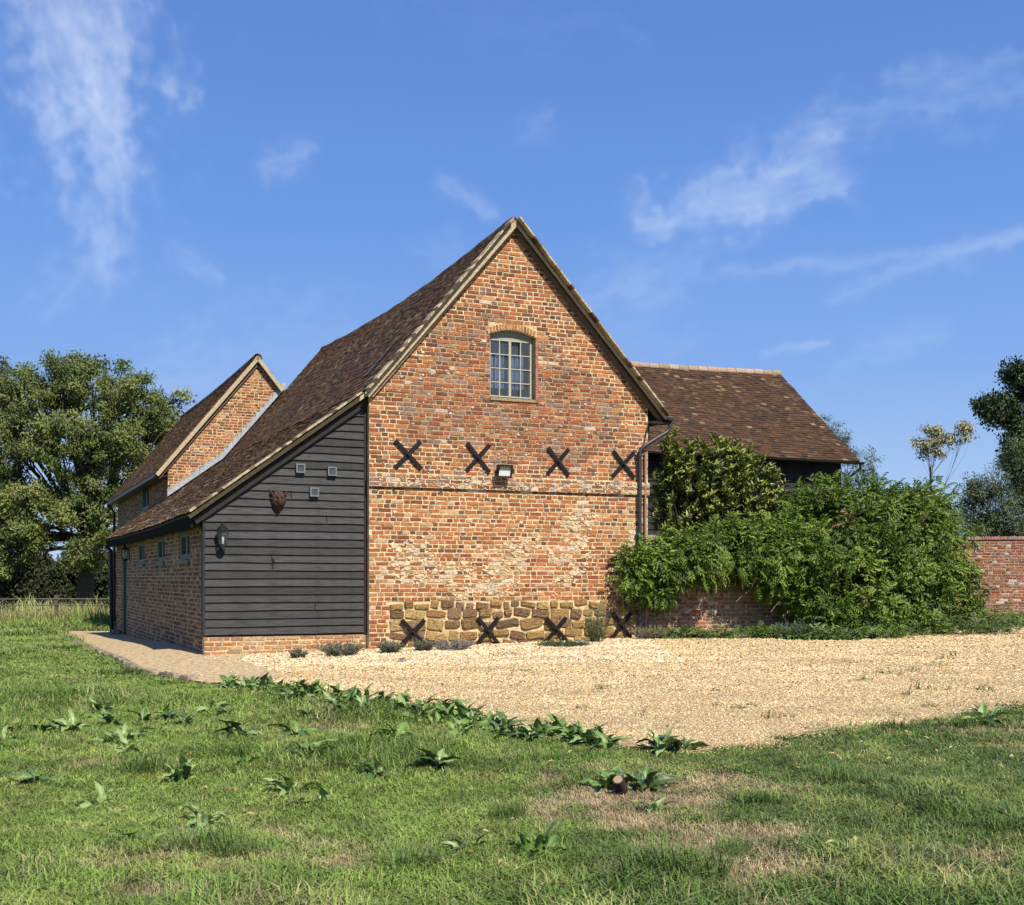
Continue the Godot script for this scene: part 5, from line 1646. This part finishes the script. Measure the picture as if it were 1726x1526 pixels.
func build_small_plants() -> void:
	var sage := Color(0.13, 0.14, 0.085)
	wiry_plant("lavender", "small low lavender tuft at the foot of the brick plinth, farthest left", "lavender", on_ground(-3.33, -18.45), 0.17, 0.13, 50, sage, Color(0.13, 0.11, 0.13))
	wiry_plant("lavender", "wide low lavender bush at the foot of the plinth under the black boards", "lavender", on_ground(-2.72, -18.85), 0.26, 0.36, 150, sage, Color(0.14, 0.12, 0.15))
	wiry_plant("lavender", "upright lavender bush at the left corner of the stone base", "lavender", on_ground(-1.98, -19.25), 0.22, 0.2, 100, sage, Color(0.14, 0.12, 0.15))
	wiry_plant("lavender", "grey lavender clump between the first two lower wall ties", "lavender", on_ground(-1.45, -19.6), 0.2, 0.2, 80, Color(0.12, 0.14, 0.07), Color(0.15, 0.13, 0.17))
	wiry_plant("lavender", "faded lilac-grey lavender clump in front of the stones, left of the second lower tie", "lavender", on_ground(-1.0, -19.7), 0.2, 0.36, 110, Color(0.19, 0.185, 0.16), Color(0.2, 0.17, 0.22))
	wiry_plant("wild_plant", "tall weedy plant with grey stalks by the fourth lower wall tie", "plant", on_ground(1.5, -21.1), 0.62, 0.22, 90, Color(0.10, 0.13, 0.055), Color(0.24, 0.22, 0.14))
	wiry_plant("ground_cover", "flat green weed mat on the gravel before the third lower tie", "weed", on_ground(0.9, -20.3), 0.09, 0.42, 160, Color(0.055, 0.085, 0.03), Color(0.08, 0.10, 0.04))
	wiry_plant("wild_plant", "dry tangled stalks at the wall's foot right of the fourth tie", "plant", on_ground(2.5, -21.7), 0.28, 0.3, 100, Color(0.2, 0.18, 0.11), Color(0.3, 0.26, 0.17))
	wiry_plant("wild_plant", "bluish leafy weed at the front foot of the creeper", "plant", on_ground(5.1, -21.6), 0.36, 0.34, 110, Color(0.10, 0.14, 0.085), Color(0.14, 0.17, 0.10))
	# trailing ground cover along the wall's foot
	var xfs := []
	var cs := []
	for i in 2600:
		var t := rng.randf()
		var p := Vector3.ZERO
		if t < 0.5:
			var u := rng.randf()
			p = Vector3(lerpf(2.6, 7.0, u), 0, lerpf(-21.9, -21.4, u)) + Vector3(rf(-0.2, 0.2), 0, rf(-0.3, 0.3) * (0.5 + u))
		elif t < 0.72:
			p = Vector3(rf(6.6, 9.3), 0, rf(-22.6, -21.6))
		else:
			var u := rng.randf()
			p = Vector3(lerpf(8.8, 15.5, u), 0, lerpf(-23.6, -27.5, u)) + Vector3(rf(-0.5, 0.5), 0, rf(-1.2, 0.9))
		var h := rf(0.02, 0.28) * (0.3 if t < 0.5 else 0.9) * (0.5 + absf(fn.get_noise_2d(p.x * 120, 4)) * 2.6)
		xfs.append(Transform3D(aim((rand_dir() + Vector3.UP * 0.6).normalized(), Vector3.UP).scaled(Vector3.ONE * rf(0.5, 0.95)), on_ground(p.x, p.z, h)))
		cs.append(jit([Color(0.08, 0.145, 0.022), Color(0.12, 0.18, 0.035), Color(0.14, 0.18, 0.075), Color(0.06, 0.11, 0.02)][rng.randi() % 4], 0.2))
	var gc := copies("undergrowth", pinnate_mesh("leaf", 4, 0.2, 0.095), self, xfs, cs)
	tag(gc, "trailing green undergrowth along the foot of the creeper and the red wall", "undergrowth")
	# the sawn log among the docks
	var lg := Geo.new()
	lg.lathe(Vector3.ZERO, [Vector2(0.034, 0), Vector2(0.042, 0.01), Vector2(0.04, 0.06), Vector2(0.042, 0.11), Vector2(0.037, 0.12)], 12, Color(0.05, 0.035, 0.025))
	var log_part := thing("log", "short dark sawn log with a pale cut end lying among dock leaves", "log", Transform3D(Basis(Vector3(1, 0, 0), 0.7) * Basis(Vector3(0, 0, 1), 0.3), on_ground(0.72, -7.74, 0.02)))
	piece("bark", lg, "bark", log_part)
	var ce := Geo.new()
	ce.lathe(Vector3(0, 0.119, 0), [Vector2(0.031, 0), Vector2(0.031, 0.006)], 12, Color(0.36, 0.27, 0.16))
	piece("cut_end", ce, "old_wood", log_part)
	# a few loose stones by the path
	for q in [[-1.62, -17.5, 0.06, "grey loose stone lying on the gravel before the lavender"], [-10.2, -30.6, 0.12, "pale stone left on the path by the green door"]]:
		var st := piece("loose_stone", field_stone(q[2] * 2, q[2] * 1.3, q[2], Color(0.30, 0.28, 0.25)), "stone", self, Transform3D(Basis(Vector3(1, 0, 0), -0.5), on_ground(q[0], q[1], q[2] * 0.4)))
		tag(st, q[3], "stone")
	# stone edging of the path
	var edge := thing("path_edging", "low stone edging between the lawn and the sandy path", "edging")
	var ep := [[-11.9, 31.3], [-7.7, 21.4], [-6.15, 18.5], [-5.15, 16.45], [-4.0, 15.15]]
	for i in ep.size() - 1:
		var a := Vector2(ep[i][0], -ep[i][1])
		var b := Vector2(ep[i + 1][0], -ep[i + 1][1])
		var n := int(a.distance_to(b) / 0.55)
		for k in n:
			var p := a.lerp(b, (k + 0.5) / n)
			var d := (b - a).normalized()
			var s := field_stone(0.5 * rf(0.7, 1.05), 0.16 * rf(0.7, 1.2), 0.07, jit(Color(0.30, 0.255, 0.18), 0.25))
			piece("stone", s, "stone", edge, Transform3D(Basis(Vector3(d.x, 0, d.y), Vector3(-d.y, 0, d.x), Vector3(0, -1, 0)) * Basis(Vector3(1, 0, 0), PI), on_ground(p.x, p.y, -0.005)))

func build_fence() -> void:
	var f := thing("field_fence", "low post and rail fence with thin stakes along the far field, left of the barn", "fence", Transform3D(Basis(), on_ground(-18.9, -49.2)))
	var wood := Color(0.13, 0.105, 0.08)
	for x in [-9.0, -4.5, 0.0, 4.5, 9.0]:
		var g := Geo.new()
		g.block(Transform3D(Basis(Vector3(1, 0, 0), -PI / 2), Vector3(x, 0, 0)), Vector3(-0.07, -0.07, -0.3), Vector3(0.07, 0.07, 1.2), 0.015, jit(wood, 0.15))
		piece("post", g, "old_wood", f)
	for y in [1.06, 0.80]:
		for k in 4:
			var g := Geo.new()
			g.tube([Vector3(-9.0 + k * 4.5, y + rf(-0.02, 0.02), 0.08), Vector3(-6.75 + k * 4.5, y - 0.02, 0.08), Vector3(-4.5 + k * 4.5, y + rf(-0.02, 0.02), 0.08)], [0.022, 0.022, 0.022], 5, Color(0.17, 0.155, 0.135))
			piece("rail", g, "old_wood", f)
	var x := -8.4
	while x < 9:
		var g := Geo.new()
		g.tube([Vector3(x, -0.1, 0.4), Vector3(x + rf(-0.06, 0.06), rf(0.4, 0.62), 0.4)], [0.03, 0.026], 5, Color(0.20, 0.17, 0.12))
		piece("stake", g, "old_wood", f)
		x += rf(0.4, 0.9)

# ---------------------------------------------------------------- grass and pebbles
func tuft_mesh(blades: int, h: float, spread: float, w: float) -> Mesh:
	var g := Geo.new()
	for i in blades:
		var a := Vector3(rf(-1, 1), 0, rf(-1, 1)) * spread
		var dir := rf(0, TAU)
		var lean := Vector3(cos(dir), 0, sin(dir))
		var side := Vector3(-sin(dir), 0, cos(dir)) * w * rf(0.7, 1.3)
		var hh := h * rf(0.5, 1.2)
		var m := a + Vector3(0, hh * 0.6, 0) + lean * hh * 0.3
		var t := a + Vector3(0, hh * rf(0.4, 1.0), 0) + lean * hh * rf(0.6, 1.5)
		var c := Color(1, 1, 1) * rf(0.75, 1.2)
		g.quad(a - side, m - side * 0.8, m + side * 0.8, a + side, c)
		g.tri(m - side * 0.8, t, m + side * 0.8, c)
	return g.mesh(mats["grass"])

func build_grass() -> void:
	var near := [tuft_mesh(18, 0.06, 0.06, 0.0026), tuft_mesh(18, 0.045, 0.07, 0.0032), tuft_mesh(14, 0.085, 0.05, 0.003)]
	var xfs := [[], [], []]
	var cs := [[], [], []]
	var d := 3.6
	var count := 0
	while d < 62.0:
		var half := d * 0.455 + 4.5
		var step := 0.038 * maxf(1.0, d / 7.5)
		var n := int(2 * half / step)
		for i in n:
			var x := -half + (i + rng.randf()) * step
			var z := -d + rf(-0.5, 0.5) * step
			var v := Vector2(x, z)
			if x > -3.0 and d > 19.0:
				continue
			if d > 26 and x > -9.5 * d / 31.0 and x < 12.0:
				continue
			if Geometry2D.is_point_in_polygon(v + Vector2(rf(-0.13, 0.13), rf(-0.13, 0.13)), gravel_poly) and not (rng.randf() < 0.03 and fn.get_noise_2d(x * 70, z * 150) > 0.2):
				continue
			if Geometry2D.is_point_in_polygon(v, path_poly):
				continue
			var dry := dryness(x, z)
			if rng.randf() < dry * 0.25:
				continue
			var lush := fn.get_noise_2d(x * 25 + 70, z * 25)
			var right := smoothstep(-1.2, 1.6, x + lush * 1.5)
			var col := Color(0.195, 0.29, 0.055).lerp(Color(0.115, 0.18, 0.04), right)
			col = col.lerp(Color(0.085, 0.155, 0.03), clampf(lush * 1.6, 0, 0.6))
			if fine.get_noise_2d(x * 90, z * 90) > 0.15:
				col = col.lerp(Color(0.29, 0.34, 0.09), 0.45)
			col = col.lerp(Color(0.44, 0.335, 0.20), clampf(dry * 1.1 + (0.5 if rng.randf() < 0.09 else 0.0), 0, 0.92))
			if d > 47:
				col = col.lerp(Color(0.34, 0.33, 0.14), 0.75)
			var k := 2 if lush > 0.22 and rng.randf() < 0.5 else rng.randi() % 2
			var s := rf(0.7, 1.3) * clampf(step / 0.05, 1.0, 4.0) * (1 - 0.35 * dry)
			var hs := s * (1.0 if d < 46 else rf(1.2, 2.4)) * (1.0 + clampf(lush, -0.3, 0.5))
			if d > 14 and d < 46:
				hs *= 0.6
			xfs[k].append(Transform3D(Basis(Vector3.UP, rf(0, TAU)) * Basis.from_scale(Vector3(s, hs, s)), on_ground(x, z, -0.004)))
			col = col * (1.0 + 0.5 * fine.get_noise_2d(x * 260, z * 260) + 0.35 * fn.get_noise_2d(x * 110 + 9, z * 110))
			cs[k].append(jit(col, 0.2))
			count += 1
		d += step * 0.95
	for k in 3:
		var o := copies("grass", near[k], self, xfs[k], cs[k])
		tag(o, ["rough mown lawn grass, green on the left and worn straw-brown in front", "short broad-bladed lawn grass mixed through the lawn", "longer lush grass tufts scattered in the lawn"][k], "grass")
	print("grass ", count)
	# coarse long-bladed tussocks
	var tm := tuft_mesh(60, 0.22, 0.12, 0.0035)
	var tx := []
	var tc := []
	for q in [[-1.6, 6.2, 1.0], [-1.35, 6.15, 0.9], [0.75, 5.75, 1.2], [0.95, 5.6, 1.1], [0.55, 5.85, 0.9], [-0.45, 5.9, 0.8], [-2.6, 8.5, 1.0], [4.1, 10.6, 1.0], [0.1, 7.0, 0.7], [1.6, 7.3, 0.8], [2.3, 8.0, 0.8], [1.2, 6.1, 0.7], [2.6, 6.6, 0.8], [-2.2, 9.2, 0.8], [0.3, 8.9, 0.8], [2.0, 6.0, 0.6]]:
		for j in 3:
			tx.append(Transform3D(Basis(Vector3.UP, rf(0, TAU)).scaled(Vector3.ONE * q[2] * rf(0.6, 1.0)), on_ground(q[0] + rf(-0.15, 0.15), -q[1] + rf(-0.1, 0.1))))
			tc.append(jit(Color(0.11, 0.18, 0.04), 0.2))
	# rank growth along the fence and hedge bottom
	for i in 500:
		tx.append(Transform3D(Basis(Vector3.UP, rf(0, TAU)).scaled(Vector3(1.6, rf(1.2, 3.0), 1.6)), on_ground(rf(-28, -15), rf(-51, -48.6))))
		tc.append(jit(pick_color([Color(0.13, 0.17, 0.045), Color(0.28, 0.27, 0.11), Color(0.20, 0.21, 0.075)]), 0.2))
	tag(copies("tussock_grass", tm, self, tx, tc), "coarse long-bladed grass tussocks in the lawn and along the field fence", "grass")

func build_pebbles() -> void:
	var shapes := []
	for k in 3:
		var g := Geo.new()
		var pts := []
		for s in 5:
			var w := TAU * s / 5
			pts.append(Vector3(cos(w), 0, sin(w)) * rf(0.75, 1.1))
		var top := Vector3(rf(-0.2, 0.2), 0.75, rf(-0.2, 0.2))
		var ring := []
		for p in pts:
			ring.append(p * 0.62 + Vector3(0, 0.55 + rf(-0.1, 0.1), 0))
		for s in 5:
			var m := (s + 1) % 5
			g.quad(pts[m], ring[m], ring[s], pts[s], Color.WHITE)
			g.tri(ring[m], top, ring[s], Color.WHITE)
		shapes.append(g.mesh(mats["pebble"]))
	var cols := [Color(0.57, 0.42, 0.21), Color(0.62, 0.47, 0.255), Color(0.46, 0.32, 0.15), Color(0.66, 0.53, 0.315), Color(0.34, 0.24, 0.12), Color(0.68, 0.58, 0.39), Color(0.52, 0.38, 0.19), Color(0.54, 0.39, 0.2)]
	var xfs := [[], [], []]
	var cs := [[], [], []]
	var d := 9.1
	while d < 27:
		var step := 0.0175 * d / 9.0
		var n := int((0.88 * d + 5.0) / step)
		for i in n:
			var x := -0.42 * d - 2.0 + (i + rng.randf()) * step
			var z := -d + rf(-0.7, 0.7) * step
			if x < -5.2 or not Geometry2D.is_point_in_polygon(Vector2(x + rf(-0.14, 0.14), z + rf(-0.14, 0.14)), gravel_poly) or rng.randf() < 0.12:
				continue
			if Geometry2D.is_point_in_polygon(Vector2(x, z), path_poly) and rng.randf() < 0.75:
				continue
			var s := step * rf(0.35, 0.75)
			var k := rng.randi() % 3
			xfs[k].append(Transform3D(Basis(Vector3(rf(-1, 1), 2, rf(-1, 1)).normalized(), rf(0, TAU)) * Basis.from_scale(Vector3(s * rf(0.8, 1.4), s * rf(0.6, 1.1), s)), on_ground(x, z, 0.016)))
			var c: Color = cols[rng.randi() % 8]
			# paler whitish stones at the foot of the gable
			if d > 17 and x < 2.5 and rng.randf() < 0.4:
				c = Color(0.68, 0.57, 0.42)
			c = c * (0.97 + 0.3 * fn.get_noise_2d(x * 55, z * 100 + 60))
			cs[k].append(jit(c, 0.16))
		d += step
	for k in 3:
		tag(copies("gravel", shapes[k], self, xfs[k], cs[k]), "loose golden gravel stones spread over the drive", "gravel")
	print("pebbles ", xfs[0].size() * 3)
	# fallen leaves and straw on the lawn
	var lx := []
	var lc := []
	for i in 170:
		var dd := rf(5.4, 11)
		lx.append(Transform3D(aim(Vector3(rf(-1, 1), rf(-0.1, 0.3), rf(-1, 1)), Vector3.UP + rand_dir() * 0.4).scaled(Vector3.ONE * rf(0.5, 1.0)), on_ground(rf(-0.3, 0.43) * dd, -dd, rf(0.03, 0.06))))
		lc.append(jit(pick_color([Color(0.36, 0.22, 0.10), Color(0.40, 0.31, 0.18), Color(0.30, 0.17, 0.07), Color(0.34, 0.30, 0.12)]), 0.2))
	var lg := Geo.new()
	leaf_geo(lg, Transform3D(), 0.06, 0.026, 0.4, Color.WHITE, 3)
	tag(copies("fallen_leaves", lg.mesh(mats["leaf"]), self, lx, lc), "dry tan fallen leaves strewn over the lawn", "leaves")

# ---------------------------------------------------------------- everything
func _ready() -> void:
	rng.seed = 20240817
	fn.seed = 3
	fn.frequency = 0.01
	fn.fractal_octaves = 3
	fine.seed = 8
	fine.frequency = 0.01
	fine.fractal_octaves = 4
	var cam := Camera3D.new()
	cam.name = "camera"
	cam.projection = Camera3D.PROJECTION_FRUSTUM
	cam.near = 0.1
	cam.far = 3000.0
	cam.size = 0.1 * 1526.0 / 2000.0
	cam.frustum_offset = Vector2(0, 0.1 * 212.0 / 2000.0)
	cam.position = Vector3(0, EYE, 0)
	cam.current = true
	add_child(cam)
	var env := Environment.new()
	env.background_mode = Environment.BG_SKY
	env.sky = Sky.new()
	env.sky.sky_material = make_sky()
	env.tonemap_mode = Environment.TONE_MAPPER_LINEAR
	env.tonemap_exposure = 1.48
	env.background_energy_multiplier = 1.0
	env.sdfgi_enabled = true
	env.ssao_enabled = true
	env.ssil_enabled = true
	var we := WorldEnvironment.new()
	we.name = "environment"
	we.environment = env
	add_child(we)
	var sun := DirectionalLight3D.new()
	sun.name = "sun"
	sun.light_energy = 1.5
	sun.light_color = Color(1.0, 0.96, 0.895)
	sun.light_angular_distance = 0.5
	sun.shadow_enabled = true
	var el := deg_to_rad(48.0)
	var az := deg_to_rad(32.0)
	var to_sun := Vector3(sin(az) * cos(el), sin(el), cos(az) * cos(el))
	sun.basis = Basis.looking_at(-to_sun, Vector3.UP)
	add_child(sun)
	site = Transform3D(Basis(Vector3.UP, deg_to_rad(24.0)), Vector3(-2.41, 0, -20.0))
	frame = site
	make_materials()
	build_ground()
	build_drive()
	build_barn()
	build_rear_wing()
	build_tarred_barn()
	build_garden_walls()
	build_trees()
	build_shrubs()
	build_fence()
	build_fittings()
	build_docks()
	build_small_plants()
	build_grass()
	build_pebbles()
